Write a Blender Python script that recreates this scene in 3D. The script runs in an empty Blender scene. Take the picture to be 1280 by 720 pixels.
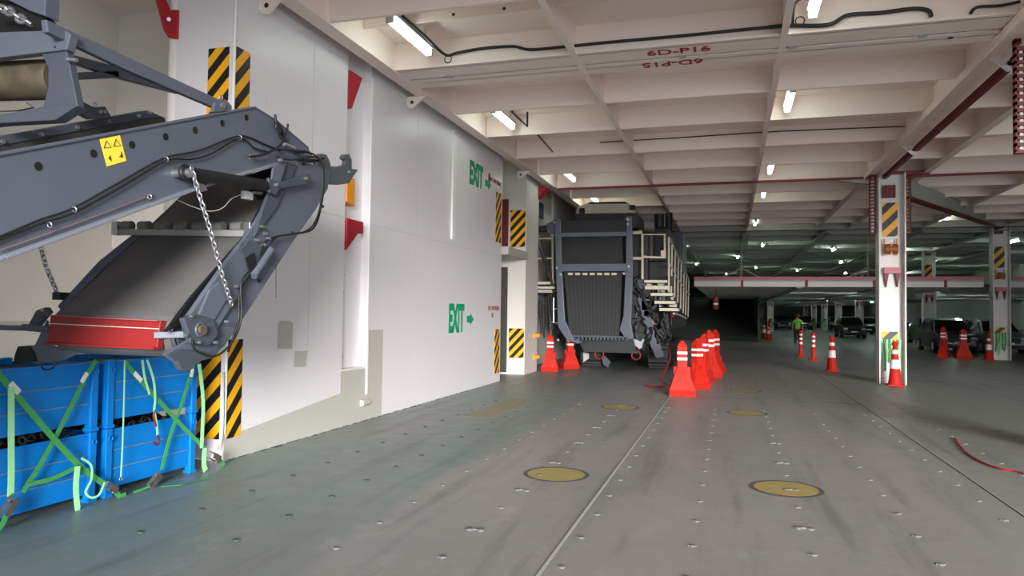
import bpy, bmesh, math, random
from mathutils import Vector, Matrix
random.seed(7)
C = bpy.context.scene.collection
PI = math.pi

# ------------------------------------------------------------------ camera
FPX, CAMH = 900.0, 1.7
YAW, PITCH, ROLL = math.radians(16.891233), math.radians(1.857331), math.radians(0.8)
_f = Vector((-math.sin(YAW)*math.cos(PITCH), math.cos(YAW)*math.cos(PITCH), math.sin(PITCH)))
_r = Vector((math.cos(YAW), math.sin(YAW), 0))
_u = _r.cross(_f)
CR = _r*math.cos(ROLL) + _u*math.sin(ROLL)
CU = -_r*math.sin(ROLL) + _u*math.cos(ROLL)
CF = _f
O = Vector((0, 0, CAMH))
cd = bpy.data.cameras.new('camera'); cam = bpy.data.objects.new('camera', cd); C.objects.link(cam)
cam.matrix_world = Matrix(((CR.x, CU.x, -CF.x, 0), (CR.y, CU.y, -CF.y, 0), (CR.z, CU.z, -CF.z, CAMH), (0, 0, 0, 1)))
cd.sensor_width = 36; cd.lens = 36*FPX/1280; cd.clip_start = 0.05; cd.clip_end = 400
bpy.context.scene.camera = cam

# measuring helpers: where a sight line meets a plane of the place
def ray(px, py): return CF + CR*((px-640)/FPX) - CU*((py-360)/FPX)
def on_x(px, py, X): d = ray(px, py); return O + d*(X/d.x)
def on_y(px, py, Y): d = ray(px, py); return O + d*(Y/d.y)
def on_z(px, py, Z): d = ray(px, py); return O + d*((Z-CAMH)/d.z)

# ------------------------------------------------------------------ world, light, exposure
sc = bpy.context.scene
w = bpy.data.worlds.new('world'); sc.world = w; w.use_nodes = True
bg = w.node_tree.nodes['Background']
bg.inputs[0].default_value = (0.86, 0.93, 1.0, 1); bg.inputs[1].default_value = 4.3
def light(name, typ, loc, dirv, energy, col, **k):
    l = bpy.data.lights.new(name, typ); l.energy = energy; l.color = col
    for a, b in k.items(): setattr(l, a, b)
    o = bpy.data.objects.new(name, l); C.objects.link(o); o.location = loc
    o.rotation_euler = Vector(dirv).to_track_quat('-Z', 'Y').to_euler()
    return o
light('sun', 'SUN', (6, -20, 8), (-0.36, 0.92, -0.18), 11.0, (1.0, 0.98, 0.95), angle=math.radians(19))
sc.view_settings.view_transform = 'Standard'; sc.view_settings.look = 'None'
sc.view_settings.exposure = -0.12; sc.view_settings.gamma = 1; sc.view_settings.use_curve_mapping = False
sc.cycles.max_bounces = 8; sc.cycles.diffuse_bounces = 6; sc.cycles.glossy_bounces = 3
sc.cycles.use_denoising = True
sc.cycles.sample_clamp_indirect = 6

# ------------------------------------------------------------------ materials
def lin(c):
    return tuple(((v/255)/12.92 if v/255 <= 0.04045 else ((v/255+0.055)/1.055)**2.4) for v in c) + (1,)
def mat(name, rgb, rough=0.5, metal=0.0, noise=0.06, scale=6.0, bump=0.0, spec=0.5, coat=0.0):
    m = bpy.data.materials.new(name); m.use_nodes = True
    nt = m.node_tree; b = nt.nodes['Principled BSDF']
    b.inputs['Roughness'].default_value = rough; b.inputs['Metallic'].default_value = metal
    b.inputs['Specular IOR Level'].default_value = spec
    if coat: b.inputs['Coat Weight'].default_value = coat; b.inputs['Coat Roughness'].default_value = 0.1
    c = lin(rgb)
    if noise:
        tc = nt.nodes.new('ShaderNodeTexCoord'); n = nt.nodes.new('ShaderNodeTexNoise')
        n.inputs['Scale'].default_value = scale; n.inputs['Detail'].default_value = 5
        r = nt.nodes.new('ShaderNodeMix'); r.data_type = 'RGBA'
        r.inputs[6].default_value = tuple(v*(1-noise*2.2) for v in c[:3]) + (1,)
        r.inputs[7].default_value = tuple(min(1, v*(1+noise*1.4)) for v in c[:3]) + (1,)
        nt.links.new(tc.outputs['Object'], n.inputs['Vector']); nt.links.new(n.outputs['Fac'], r.inputs[0])
        nt.links.new(r.outputs[2], b.inputs['Base Color'])
        if bump:
            bp = nt.nodes.new('ShaderNodeBump'); bp.inputs['Strength'].default_value = bump
            nt.links.new(n.outputs['Fac'], bp.inputs['Height']); nt.links.new(bp.outputs['Normal'], b.inputs['Normal'])
    else: b.inputs['Base Color'].default_value = c
    return m
def glow(name, rgb, s):
    m = bpy.data.materials.new(name); m.use_nodes = True; nt = m.node_tree
    b = nt.nodes['Principled BSDF']; b.inputs['Base Color'].default_value = lin(rgb)
    b.inputs['Emission Color'].default_value = lin(rgb); b.inputs['Emission Strength'].default_value = s
    return m
def stripes(name, axis, period, slope, dark=(22, 22, 22), yel=(246, 178, 20)):
    m = bpy.data.materials.new(name); m.use_nodes = True; nt = m.node_tree
    b = nt.nodes['Principled BSDF']; b.inputs['Roughness'].default_value = 0.45
    tc = nt.nodes.new('ShaderNodeTexCoord'); sx = nt.nodes.new('ShaderNodeSeparateXYZ')
    nt.links.new(tc.outputs['Object'], sx.inputs[0])
    def M(op, a, b2):
        n = nt.nodes.new('ShaderNodeMath'); n.operation = op
        for i, v in enumerate((a, b2)):
            if isinstance(v, (int, float)): n.inputs[i].default_value = v
            else: nt.links.new(v, n.inputs[i])
        return n.outputs[0]
    v = M('SUBTRACT', sx.outputs[axis], M('MULTIPLY', sx.outputs[2], slope))
    g = M('GREATER_THAN', M('FRACT', M('DIVIDE', M('ADD', v, 200.0), period), 0), 0.5)
    r = nt.nodes.new('ShaderNodeMix'); r.data_type = 'RGBA'
    r.inputs[6].default_value = lin(dark); r.inputs[7].default_value = lin(yel)
    nt.links.new(g, r.inputs[0]); nt.links.new(r.outputs[2], b.inputs['Base Color'])
    return m

def wall_material():
    m = mat('wall_paint', (226, 222, 225), 0.32, noise=0.02, scale=0.6)
    nt = m.node_tree; b = nt.nodes['Principled BSDF']
    # scuffs with a shape of their own
    tc = nt.nodes.new('ShaderNodeTexCoord'); n = nt.nodes.new('ShaderNodeTexNoise')
    n.inputs['Scale'].default_value = 2.3; n.inputs['Detail'].default_value = 8; n.inputs['Roughness'].default_value = 0.7
    mp = nt.nodes.new('ShaderNodeMapping'); mp.inputs['Scale'].default_value = (1, 1, 0.7)
    rp = nt.nodes.new('ShaderNodeValToRGB'); rp.color_ramp.elements[0].position = 0.66; rp.color_ramp.elements[1].position = 0.80
    rp.color_ramp.elements[0].color = (0, 0, 0, 1); rp.color_ramp.elements[1].color = (0.35, 0.35, 0.35, 1)
    mx = nt.nodes.new('ShaderNodeMix'); mx.data_type = 'RGBA'; mx.inputs[7].default_value = lin((150, 150, 152))
    old = b.inputs['Base Color'].links[0].from_socket
    nt.links.new(tc.outputs['Object'], mp.inputs[0]); nt.links.new(mp.outputs[0], n.inputs['Vector'])
    nt.links.new(n.outputs['Fac'], rp.inputs[0]); nt.links.new(rp.outputs[0], mx.inputs[0])
    nt.links.new(old, mx.inputs[6]); nt.links.new(mx.outputs[2], b.inputs['Base Color'])
    return m

def floor_material():
    m = bpy.data.materials.new('deck_paint'); m.use_nodes = True; nt = m.node_tree
    b = nt.nodes['Principled BSDF']; N = nt.nodes.new; L = nt.links.new
    tc = N('ShaderNodeTexCoord'); sx = N('ShaderNodeSeparateXYZ'); L(tc.outputs['Object'], sx.inputs[0])
    def noise(scale, detail, sc3=(1, 1, 1), rough=0.6):
        mp = N('ShaderNodeMapping'); mp.inputs['Scale'].default_value = sc3; L(tc.outputs['Object'], mp.inputs[0])
        n = N('ShaderNodeTexNoise'); n.inputs['Scale'].default_value = scale; n.inputs['Detail'].default_value = detail
        n.inputs['Roughness'].default_value = rough; L(mp.outputs[0], n.inputs['Vector']); return n.outputs['Fac']
    def M(op, a, b2=0.0):
        n = N('ShaderNodeMath'); n.operation = op
        for i, v in enumerate((a, b2)):
            if isinstance(v, (int, float)): n.inputs[i].default_value = v
            else: L(v, n.inputs[i])
        return n.outputs[0]
    def ramp(v, a, b2):
        n = N('ShaderNodeMapRange'); n.inputs[1].default_value = a; n.inputs[2].default_value = b2; L(v, n.inputs[0]); return n.outputs[0]
    def mix(f, a, c):
        n = N('ShaderNodeMix'); n.data_type = 'RGBA'; L(f, n.inputs[0])
        for i, v in ((6, a), (7, c)):
            if isinstance(v, tuple): n.inputs[i].default_value = v
            else: L(v, n.inputs[i])
        return n.outputs[2]
    # grey lane, turning darker and greener towards the wall
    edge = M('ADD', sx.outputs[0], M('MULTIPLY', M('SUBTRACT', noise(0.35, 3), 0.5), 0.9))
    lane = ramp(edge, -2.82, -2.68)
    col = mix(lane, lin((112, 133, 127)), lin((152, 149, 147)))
    # second greenish zone on the right
    col = mix(ramp(edge, 1.6, 3.2), col, lin((134, 140, 136)))
    col = mix(ramp(noise(0.5, 6, (1, 0.35, 1)), 0.35, 0.7), col, lin((132, 132, 131)))
    # tyre marks, long streaks along the lanes
    t = M('MULTIPLY', ramp(noise(1.6, 6, (1.7, 0.13, 1), 0.65), 0.52, 0.72), 0.7)
    col = mix(t, col, lin((92, 94, 94)))
    t2 = M('MULTIPLY', ramp(noise(2.4, 9, (1, 0.6, 1), 0.75), 0.56, 0.72), 0.45)
    col = mix(t2, col, lin((172, 172, 171)))
    t3 = M('MULTIPLY', ramp(noise(5, 9, (1, 0.5, 1), 0.8), 0.58, 0.72), 0.5)
    col = mix(t3, col, lin((100, 106, 104)))
    L(col, b.inputs['Base Color'])
    L(M('ADD', M('MULTIPLY', noise(3, 5), 0.3), 0.30), b.inputs['Roughness'])
    b.inputs['Specular IOR Level'].default_value = 0.5
    bp = N('ShaderNodeBump'); bp.inputs['Strength'].default_value = 0.25; bp.inputs['Distance'].default_value = 0.01
    L(noise(7, 8), bp.inputs['Height']); L(bp.outputs['Normal'], b.inputs['Normal'])
    return m

M_wall = wall_material()
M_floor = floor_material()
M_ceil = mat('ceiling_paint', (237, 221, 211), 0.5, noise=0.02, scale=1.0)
M_ceil_dim = mat('ceiling_paint_dimmed_grey', (176, 177, 171), 0.7, noise=0.03, scale=1.0, spec=0.15)  # greyer ceiling paint; the far hold's dimness is in the colour
M_pillar = mat('pillar_paint', (226, 222, 220), 0.4, noise=0.02, scale=1.5)
M_recess = mat('recess_paint', (216, 211, 204), 0.5, noise=0.02, scale=1.0)
M_patch = mat('primer_patch', (186, 184, 176), 0.5, noise=0.02)
M_slate = mat('slate_paint', (88, 93, 106), 0.36, noise=0.05, scale=3)
M_slate2 = mat('slate_paint_dark', (68, 73, 84), 0.45, noise=0.08, scale=4)
M_black = mat('black_paint', (24, 25, 28), 0.5, noise=0.05)
M_rubber = mat('black_rubber', (34, 35, 37), 0.65, noise=0.12, scale=9)
M_belt = mat('conveyor_belt', (98, 96, 96), 0.55, noise=0.14, scale=5)
M_skirt = mat('rubber_skirt', (58, 58, 57), 0.5, noise=0.08, scale=5)
M_redsteel = mat('red_steel', (134, 32, 32), 0.45, noise=0.08)
M_redpaint = mat('red_paint', (172, 26, 42), 0.45, noise=0.05)
M_darkred = mat('dark_red_paint', (110, 26, 32), 0.5, noise=0.08)
M_white = mat('white_paint', (236, 234, 230), 0.45, noise=0.02)
M_silver = mat('galvanised_steel', (190, 192, 196), 0.3, 0.85, noise=0.1, scale=30)
M_steel = mat('worn_steel', (128, 118, 106), 0.45, 0.6, noise=0.25, scale=14)
M_wood = mat('dirty_roller', (84, 74, 58), 0.65, 0.1, noise=0.42, scale=9, bump=0.2)
M_blue = mat('blue_paint', (0, 128, 216), 0.38, noise=0.05, scale=4)
M_bluedk = mat('blue_groove', (96, 136, 172), 0.5, noise=0.05)
M_green = mat('green_webbing', (70, 158, 88), 0.6, noise=0.1, scale=30)
M_ltgreen = mat('pale_green_webbing', (168, 238, 172), 0.6, noise=0.06, scale=30)
M_orange = mat('cone_plastic', (190, 38, 26), 0.6, noise=0.05, spec=0.2)
M_orangedk = mat('cone_plastic_red', (190, 40, 52), 0.4, noise=0.06)
M_band = mat('reflective_band', (235, 230, 225), 0.35, noise=0.03)
M_yellow = mat('label_yellow', (250, 222, 70), 0.5, noise=0.03)
M_circle = mat('ochre_deck_paint', (168, 150, 90), 0.55, noise=0.12, scale=8)
M_ochre = mat('faded_ochre_paint', (142, 136, 110), 0.6, noise=0.12, scale=4)
M_ring = mat('worn_ring', (86, 86, 84), 0.6, noise=0.1, scale=8)
M_seam = mat('seam_dark', (52, 52, 52), 0.7, noise=0.1)
M_seaml = mat('seam_light', (180, 180, 175), 0.5, noise=0.1)
M_cream = mat('cream_paint', (214, 204, 182), 0.5, noise=0.05)
M_exit = mat('exit_green', (0, 160, 112), 0.5, noise=0.02)
M_redtxt = mat('red_lettering', (150, 40, 50), 0.6, noise=0.05)
M_cable = mat('black_cable', (26, 26, 26), 0.5, noise=0)
M_redcable = mat('red_cable', (170, 30, 34), 0.5, noise=0)
M_rail = mat('red_oxide', (122, 48, 42), 0.55, noise=0.1, scale=12)
M_pink = mat('pink_edge_paint', (206, 120, 128), 0.5, noise=0.06, scale=2)
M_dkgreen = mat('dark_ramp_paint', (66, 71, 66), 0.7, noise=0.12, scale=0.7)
M_tube = glow('lamp_tube', (240, 255, 246), 11.0)
M_housing = mat('lamp_housing', (190, 196, 190), 0.5, noise=0.03)
M_glass = mat('car_glass', (20, 34, 36), 0.08, noise=0)
M_lens = mat('headlamp_lens', (190, 200, 205), 0.15, noise=0)
M_bluesign = mat('blue_sign', (50, 80, 110), 0.5, noise=0.25, scale=5)
M_st_y = stripes('warning_stripes_along', 1, 0.25, 0.85)
M_st_x = stripes('warning_stripes_across', 0, 0.25, 0.95)
M_st_p = stripes('pillar_stripes', 0, 0.42, 1.0)
M_hivis = mat('hivis_green', (104, 184, 62), 0.7, noise=0.06)
M_trous = mat('dark_trousers', (26, 30, 34), 0.8, noise=0.06)
M_skin = mat('skin', (140, 100, 80), 0.6, noise=0.03)

# ------------------------------------------------------------------ mesh builder
class MB:
    def __init__(s): s.v = []; s.f = []; s.sm = []
    def add(s, vs, fs, smooth=False):
        n = len(s.v); s.v += [tuple(v) for v in vs]
        for f in fs: s.f.append(tuple(i+n for i in f)); s.sm.append(smooth)
        return s
    def box(s, x0, x1, y0, y1, z0, z1):
        x0, x1 = sorted((x0, x1)); y0, y1 = sorted((y0, y1)); z0, z1 = sorted((z0, z1))
        return s.add([(x0,y0,z0),(x1,y0,z0),(x1,y1,z0),(x0,y1,z0),(x0,y0,z1),(x1,y0,z1),(x1,y1,z1),(x0,y1,z1)],
                     [(0,3,2,1),(4,5,6,7),(0,1,5,4),(1,2,6,5),(2,3,7,6),(3,0,4,7)])
    def prism(s, pts, d):
        """closed polygon pts swept by vector d"""
        d = Vector(d); P = [Vector(p) for p in pts]
        nrm = Vector((0, 0, 0))
        for i in range(len(P)): nrm += P[i].cross(P[(i+1) % len(P)])
        if nrm.dot(d) > 0: P = P[::-1]
        n = len(P); vs = P + [p+d for p in P]
        fs = [tuple(range(n)), tuple(reversed(range(n, 2*n)))]
        fs += [(i, i+n, (i+1) % n+n, (i+1) % n) for i in range(n)]
        return s.add(vs, fs)
    def bar(s, a, b, w, h, up=(0, 0, 1)):
        a = Vector(a); b = Vector(b); d = (b-a).normalized(); up = Vector(up)
        if abs(d.dot(up)) > 0.98: up = Vector((0, 1, 0))
        sd = d.cross(up).normalized(); u = sd.cross(d).normalized()
        q = [a+sd*w/2*i+u*h/2*j for i, j in ((-1,-1),(1,-1),(1,1),(-1,1))]
        return s.prism(q, b-a)
    def tube(s, pts, r, n=8, cap=True):
        P = [Vector(p) for p in pts]; rs = r if isinstance(r, (list, tuple)) else [r]*len(P)
        vs = []; fs = []; u = None
        for i, p in enumerate(P):
            d = (P[min(i+1, len(P)-1)]-P[max(i-1, 0)]).normalized()
            if u is None: u = d.orthogonal().normalized()
            else:
                u = (u-d*u.dot(d)); u = u.normalized() if u.length > 1e-6 else d.orthogonal().normalized()
            w_ = d.cross(u)
            for k in range(n):
                a = 2*PI*k/n; vs.append(p+(u*math.cos(a)+w_*math.sin(a))*rs[i])
        for i in range(len(P)-1):
            for k in range(n):
                k2 = (k+1) % n; fs.append((i*n+k, i*n+k2, (i+1)*n+k2, (i+1)*n+k))
        s.add(vs, fs, True)
        if cap:
            m = (len(P)-1)*n
            s.add(vs[:n], [tuple(reversed(range(n)))]); s.add(vs[m:], [tuple(range(n))])
        return s
    def ring(s, c, axis, R, r, n=20, m=6, sy=1.0):
        c = Vector(c); ax = Vector(axis).normalized(); u = ax.orthogonal().normalized(); v = ax.cross(u)
        vs = []; fs = []
        for i in range(n):
            a = 2*PI*i/n; d = u*math.cos(a)+v*math.sin(a)
            for j in range(m):
                b = 2*PI*j/m; vs.append(c+d*(R+r*math.cos(b))+ax*r*math.sin(b))
        for i in range(n):
            for j in range(m):
                fs.append((i*m+j, ((i+1) % n)*m+j, ((i+1) % n)*m+(j+1) % m, i*m+(j+1) % m))
        return s.add(vs, fs, True)
    def lathe(s, prof, c=(0, 0, 0), n=20):
        """prof: (r, z) bottom to top"""
        c = Vector(c); vs = []; fs = []
        for r, z in prof:
            for k in range(n):
                a = 2*PI*k/n; vs.append(c+Vector((r*math.cos(a), r*math.sin(a), z)))
        for i in range(len(prof)-1):
            for k in range(n):
                k2 = (k+1) % n; fs.append((i*n+k, i*n+k2, (i+1)*n+k2, (i+1)*n+k))
        s.add(vs, fs, True)
        s.add(vs[:n], [tuple(reversed(range(n)))]); s.add(vs[-n:], [tuple(range(n))])
        return s
    def ribbon(s, pts, wv, w, t=0.004):
        """flat band through pts, wv = width direction (one vector or one per point)"""
        P = [Vector(p) for p in pts]; W = wv if isinstance(wv, list) else [wv]*len(P)
        vs = []; fs = []
        for i, p in enumerate(P):
            d = (P[min(i+1, len(P)-1)]-P[max(i-1, 0)]).normalized()
            ww = Vector(W[i]); ww = (ww-d*ww.dot(d)).normalized(); nn = d.cross(ww)
            for a, b in ((-1,-1),(1,-1),(1,1),(-1,1)): vs.append(p+ww*w/2*a+nn*t/2*b)
        for i in range(len(P)-1):
            for k in range(4):
                k2 = (k+1) % 4; fs.append((i*4+k, i*4+k2, (i+1)*4+k2, (i+1)*4+k))
        m = (len(P)-1)*4; fs += [(3,2,1,0), (m, m+1, m+2, m+3)]
        return s.add(vs, fs)
    def build(s, name, m, parent=None, bevel=0, origin=None):
        me = bpy.data.meshes.new(name)
        o3 = Vector(origin) if origin is not None else Vector((0, 0, 0))
        me.from_pydata([tuple(Vector(v)-o3) for v in s.v], [], s.f)
        bm = bmesh.new(); bm.from_mesh(me); bmesh.ops.recalc_face_normals(bm, faces=bm.faces); bm.to_mesh(me); bm.free()
        for p, q in zip(me.polygons, s.sm): p.use_smooth = q
        me.materials.append(m); me.update()
        o = bpy.data.objects.new(name, me); C.objects.link(o)
        if parent is not None:
            o.parent = parent
            if origin is None: o.matrix_parent_inverse = Matrix.Translation(-Vector(parent.location)) if parent.type == 'EMPTY' and any(parent.location) else Matrix.Identity(4)
            else: o.location = o3-Vector(parent.location)
        else: o.location = o3
        if bevel:
            b = o.modifiers.new('bevel', 'BEVEL'); b.width = bevel; b.segments = 2; b.limit_method = 'ANGLE'; b.angle_limit = 0.6
        return o
def tag(o, label=None, cat=None, group=None, kind=None):
    if label: o['label'] = label
    if cat: o['category'] = cat
    if group: o['group'] = group
    if kind: o['kind'] = kind
    return o
def empty(name, loc=(0, 0, 0), rz=0):
    o = bpy.data.objects.new(name, None); C.objects.link(o); o.location = loc; o.rotation_euler.z = rz
    o.empty_display_size = 0.1; return o
def struct(mb, name, m, parent=None, origin=None): return tag(mb.build(name, m, parent, origin=origin), kind='structure') if parent is None else mb.build(name, m, parent, origin=origin)
def copy_tree(o, parent=None):
    c = o.copy(); C.objects.link(c)
    if parent is not None: c.parent = parent
    for ch in o.children: copy_tree(ch, c)
    return c
def smooth_path(pts, n=8):
    P = [Vector(p) for p in pts]; out = []
    Q = [P[0]]+P+[P[-1]]
    for i in range(1, len(Q)-2):
        a, b, c, d = Q[i-1], Q[i], Q[i+1], Q[i+2]
        for k in range(n):
            t = k/n
            out.append(0.5*((2*b)+(c-a)*t+(2*a-5*b+4*c-d)*t*t+(3*b-a-3*c+d)*t**3))
    out.append(P[-1]); return out
def text_mesh(body, name, m, origin, right, up, width, height, parent=None, thick=0.003, bold=0.0):
    cu = bpy.data.curves.new(name, 'FONT'); cu.body = body; cu.extrude = 0.002; cu.offset = bold
    t = bpy.data.objects.new(name, cu); C.objects.link(t)
    dg = bpy.context.evaluated_depsgraph_get(); me = bpy.data.meshes.new_from_object(t.evaluated_get(dg))
    bpy.data.objects.remove(t)
    xs = [v.co.x for v in me.vertices]; ys = [v.co.y for v in me.vertices]
    x0, x1, y0, y1 = min(xs), max(xs), min(ys), max(ys)
    r = Vector(right).normalized(); u = Vector(up).normalized(); nn = r.cross(u)
    for v in me.vertices:
        p = r*((v.co.x-x0)/(x1-x0)*width)+u*((v.co.y-y0)/(y1-y0)*height)+nn*(thick if v.co.z > 0 else -thick)
        v.co = p
    me.materials.clear(); me.materials.append(m)
    o = bpy.data.objects.new(name, me); C.objects.link(o)
    if parent is not None: o.parent = parent; o.location = Vector(origin)-Vector(parent.location)
    else: o.location = origin
    return o

# ================================================================== THE SETTING
ZC = 5.37            # underside of the ceiling beams
ZP = 5.80            # ceiling plate
XW = -5.35           # face of the left wall
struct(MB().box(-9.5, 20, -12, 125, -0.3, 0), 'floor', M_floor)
struct(MB().box(-9.5, 20, -9, 125, ZP, ZP+0.2), 'ceiling', M_ceil)
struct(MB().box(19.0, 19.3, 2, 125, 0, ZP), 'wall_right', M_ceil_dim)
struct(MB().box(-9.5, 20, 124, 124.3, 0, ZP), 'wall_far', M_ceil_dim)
# left wall with its slot (y 9.24-9.95) between two panels
wl = MB()
wl.box(XW-0.78, XW, 6.73, 9.24, 0, ZP)
wl.box(XW-0.78, XW, 9.24, 9.95, 0, 0.83)
wl.box(XW-0.78, XW-0.12, 9.24, 9.95, 0.83, ZP)
wl.box(XW-0.78, XW, 9.95, 16.7, 0, ZP)
wl_o = struct(wl, 'wall_left', M_wall)
MB().prism([Vector((XW+0.001, y, z)) for y, z in ((6.74, 0.0), (10.50, 0.0), (10.50, 1.38), (9.99, 1.38), (9.99, 0.80), (9.20, 0.80), (9.20, 0.49), (6.74, 0.26))], (0.003, 0, 0)).build('paint_patch', M_patch, wl_o)
MB().prism([Vector((XW+0.001, y, z)) for y, z in ((7.68, 1.20), (8.0, 1.18), (8.0, 1.50), (7.95, 1.54), (7.72, 1.55), (7.68, 1.5))], (0.003, 0, 0)).build('paint_patch', M_patch, wl_o)
MB().prism([Vector((XW+0.001, y, z)) for y, z in ((8.04, 0.95), (8.32, 0.93), (8.34, 1.14), (8.05, 1.15))], (0.003, 0, 0)).build('paint_patch', M_patch, wl_o)
MB().box(XW, XW+0.035, 13.36, 13.52, 3.12, 5.33).build('cover_strip', M_white, wl_o)
g = MB()
for y0, y1, z in ((6.75, 9.2, 3.02), (9.96, 16.68, 3.02)): g.box(XW-0.001, XW+0.0015, y0, y1, z, z+0.006)
for y in (8.35, 11.7, 14.9): g.box(XW-0.001, XW+0.0015, y, y+0.006, 0.3, 5.25)
g.build('weld_seam', M_patch, wl_o)
# walls of the recess on the left of the frame
struct(MB().box(-8.6, -8.3, -9, 8.3, 0, ZP), 'wall_recess', M_recess)
struct(MB().box(-8.3, -6.13, 8.0, 8.3, 0, ZP), 'wall_recess_end', M_recess)
struct(MB().tube([(-6.20, 6.83, 0), (-6.20, 6.83, ZP)], 0.10, 20), 'trim_1', M_pillar)
struct(MB().box(-6.33, -6.27, 6.9, 8.0, 0, ZP), 'trim_2', M_recess)
struct(MB().box(-8.3, -8.24, -4, 7.9, 1.42, 1.50), 'trim_3', M_patch)
# wall beyond the doorway
struct(MB().box(-6.4, -6.1, 16.7, 18.7, 0, ZP), 'wall_doorway', M_ceil_dim)
wb = struct(MB().box(-6.3, -5.95, 20.0, 60, 0, ZP), 'wall_left_far', M_recess)
MB().box(-5.95, -5.90, 24.2, 24.5, 0, ZP).build('wall_rib', M_pillar, wb)
MB().box(-5.95, -5.90, 28.2, 28.5, 0, ZP).build('wall_rib', M_pillar, wb)
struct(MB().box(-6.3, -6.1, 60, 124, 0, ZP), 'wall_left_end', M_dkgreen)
struct(MB().box(-9.5, -0.8, -9.3, -9, 0, ZP), 'wall_light_block', M_recess)  # unseen wall added behind the camera to keep daylight off the recess
# floor seams, paint and worn marks
struct(MB().box(-1.198, -1.190, -5, 60, 0.0, 0.003).box(-1.172, -1.168, -5, 60, 0, 0.003), 'trim_4', M_seam)
struct(MB().box(-1.190, -1.168, -5, 60, 0.0, 0.008), 'trim_5', M_seaml)
struct(MB().box(2.412, 2.425, -5, 60, 0.0, 0.003), 'trim_6', M_seam)
struct(MB().box(2.425, 2.437, -5, 60, 0.0, 0.004), 'trim_7', M_seaml)
struct(MB().box(-1.18, 2.41, 15.3, 15.32, 0, 0.002).box(2.43, 12, 21.6, 21.62, 0, 0.002), 'trim_8', M_seam)
# grime line where wall meets deck
gm = MB(); y = 6.8
while y < 16.6:
    l = random.uniform(0.06, 0.4); wd = random.uniform(0.015, 0.06)
    gm.prism([(XW, y, 0.001), (XW+wd, y+l*0.2, 0.001), (XW+wd*random.uniform(.3, 1), y+l*0.7, 0.001), (XW, y+l, 0.001)], (0, 0, 0.004)); y += l+random.uniform(0, 0.1)
struct(gm, 'trim_9', mat('deck_paint_green', (36, 74, 62), 0.7))
def disc(cx, cy, r, z0, z1, n=40, rin=0):
    m = MB()
    if rin:
        vs = []; fs = []
        for k in range(n):
            a = 2*PI*k/n
            for rr in (rin, r): vs.append((cx+rr*math.cos(a), cy+rr*math.sin(a), z1))
        for k in range(n): k2 = (k+1) % n; fs.append((2*k, 2*k+1, 2*k2+1, 2*k2))
        m.add(vs, fs)
    else: m.prism([(cx+r*math.cos(2*PI*k/n), cy+r*math.sin(2*PI*k/n), z0) for k in range(n)], (0, 0, z1-z0))
    return m
for i, (cx, cy, lab) in enumerate(((0.53, 7.60, 'nearest ochre yellow circle on the grey deck, right of the floor seam'),
        (-1.74, 7.42, 'nearest ochre circle on the deck left of the floor seam'),
        (0.28, 13.15, 'ochre circle on the deck in line behind the nearest bright one'),
        (-1.90, 13.05, 'faded ochre circle on the deck in front of the crusher'),
        (0.32, 16.9, 'small distant ochre circle beside the red barrier posts'))):
    t = disc(cx, cy, 0.30, 0, 0.004).build('deck_circle', M_circle, origin=(cx, cy, 0)); tag(t, lab, 'floor marking', 'ochre circles painted on the deck')
    disc(cx, cy, 0.345, 0, 0.0035, rin=0.29).build('ring', M_ring, t, origin=None).matrix_parent_inverse = Matrix.Translation((-cx, -cy, 0))
t = MB()
P_ = [on_z(*p, 0) for p in ((575, 520), (612, 523), (668, 500), (640, 498))]
t.prism([p+Vector((0, 0, 0.001)) for p in P_], (0, 0, 0.002)); tag(t.build('deck_marking', M_ochre), 'faded ochre rectangle painted on the deck near the wall', 'floor marking')

# lashing sockets in the deck
def socket_mesh(double, m_):
    s = MB()
    for dx in ((-0.045, 0.045) if double else (0,)):
        s.lathe([(0.036, 0), (0.034, 0.007), (0.022, 0.013), (0.006, 0.014)], (dx, 0, 0), 10)
    if double: s.box(-0.03, 0.03, -0.009, 0.009, 0, 0.012)
    else: s.box(-0.042, 0.042, -0.009, 0.009, 0, 0.010)
    o = s.build('lashing_socket', m_); o.scale = (1, 1, 1) if double else (0.72, 0.72, 0.8); return o
ds = mat('socket_steel', (104, 104, 106), 0.6, 0.1, noise=0.1); dd = mat('socket_dark', (58, 70, 66), 0.6, 0.1, noise=0.1)
protos = {('d', 0): socket_mesh(True, ds), ('s', 0): socket_mesh(False, ds), ('s', 1): socket_mesh(False, dd)}
first = {}
cols = [-5.03, -4.24, -3.45, -2.67, -1.89, -1.07, -0.26, 0.57, 1.39, 2.21, 3.03, 3.85, 4.67]
for ci, x in enumerate(cols):
    for k in range(-2, 13):
        y = 5.41+0.66*k+0.1*(x+1.07)
        # only what the photograph's frame covers
        d = Vector((x, y, -CAMH)); u_ = 640+FPX*d.dot(CR)/d.dot(CF); v_ = 360-FPX*d.dot(CU)/d.dot(CF)
        if not (-5 < u_ < 1285 and v_ < 725) or y < 4.2: continue
        if x < -5 and y < 6.9: continue
        key = ('d', 0) if (ci == 7 and True and k % 2 == 1 and y < 11) or (ci == 4 and k % 2 == 0) else (('s', 1) if x < -2.9 else ('s', 0))
        if x < -4.9: continue
        src = protos[key]
        o = src if key not in first else src.copy()
        if key in first: C.objects.link(o)
        first[key] = 1
        o.location = (x, y, 0.0); o.rotation_euler.z = random.uniform(-0.15, 0.15)
        if key[0] == 'd': tag(o, 'paired steel lashing socket like a small bow tie on the deck', 'lashing socket', 'paired lashing sockets')
        elif key[1]: tag(o, 'dark lashing socket in the greener deck near the wall', 'lashing socket', 'dark lashing sockets by the wall')
        else: tag(o, 'single bright steel lashing socket on the grey deck', 'lashing socket', 'single lashing sockets')

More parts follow.
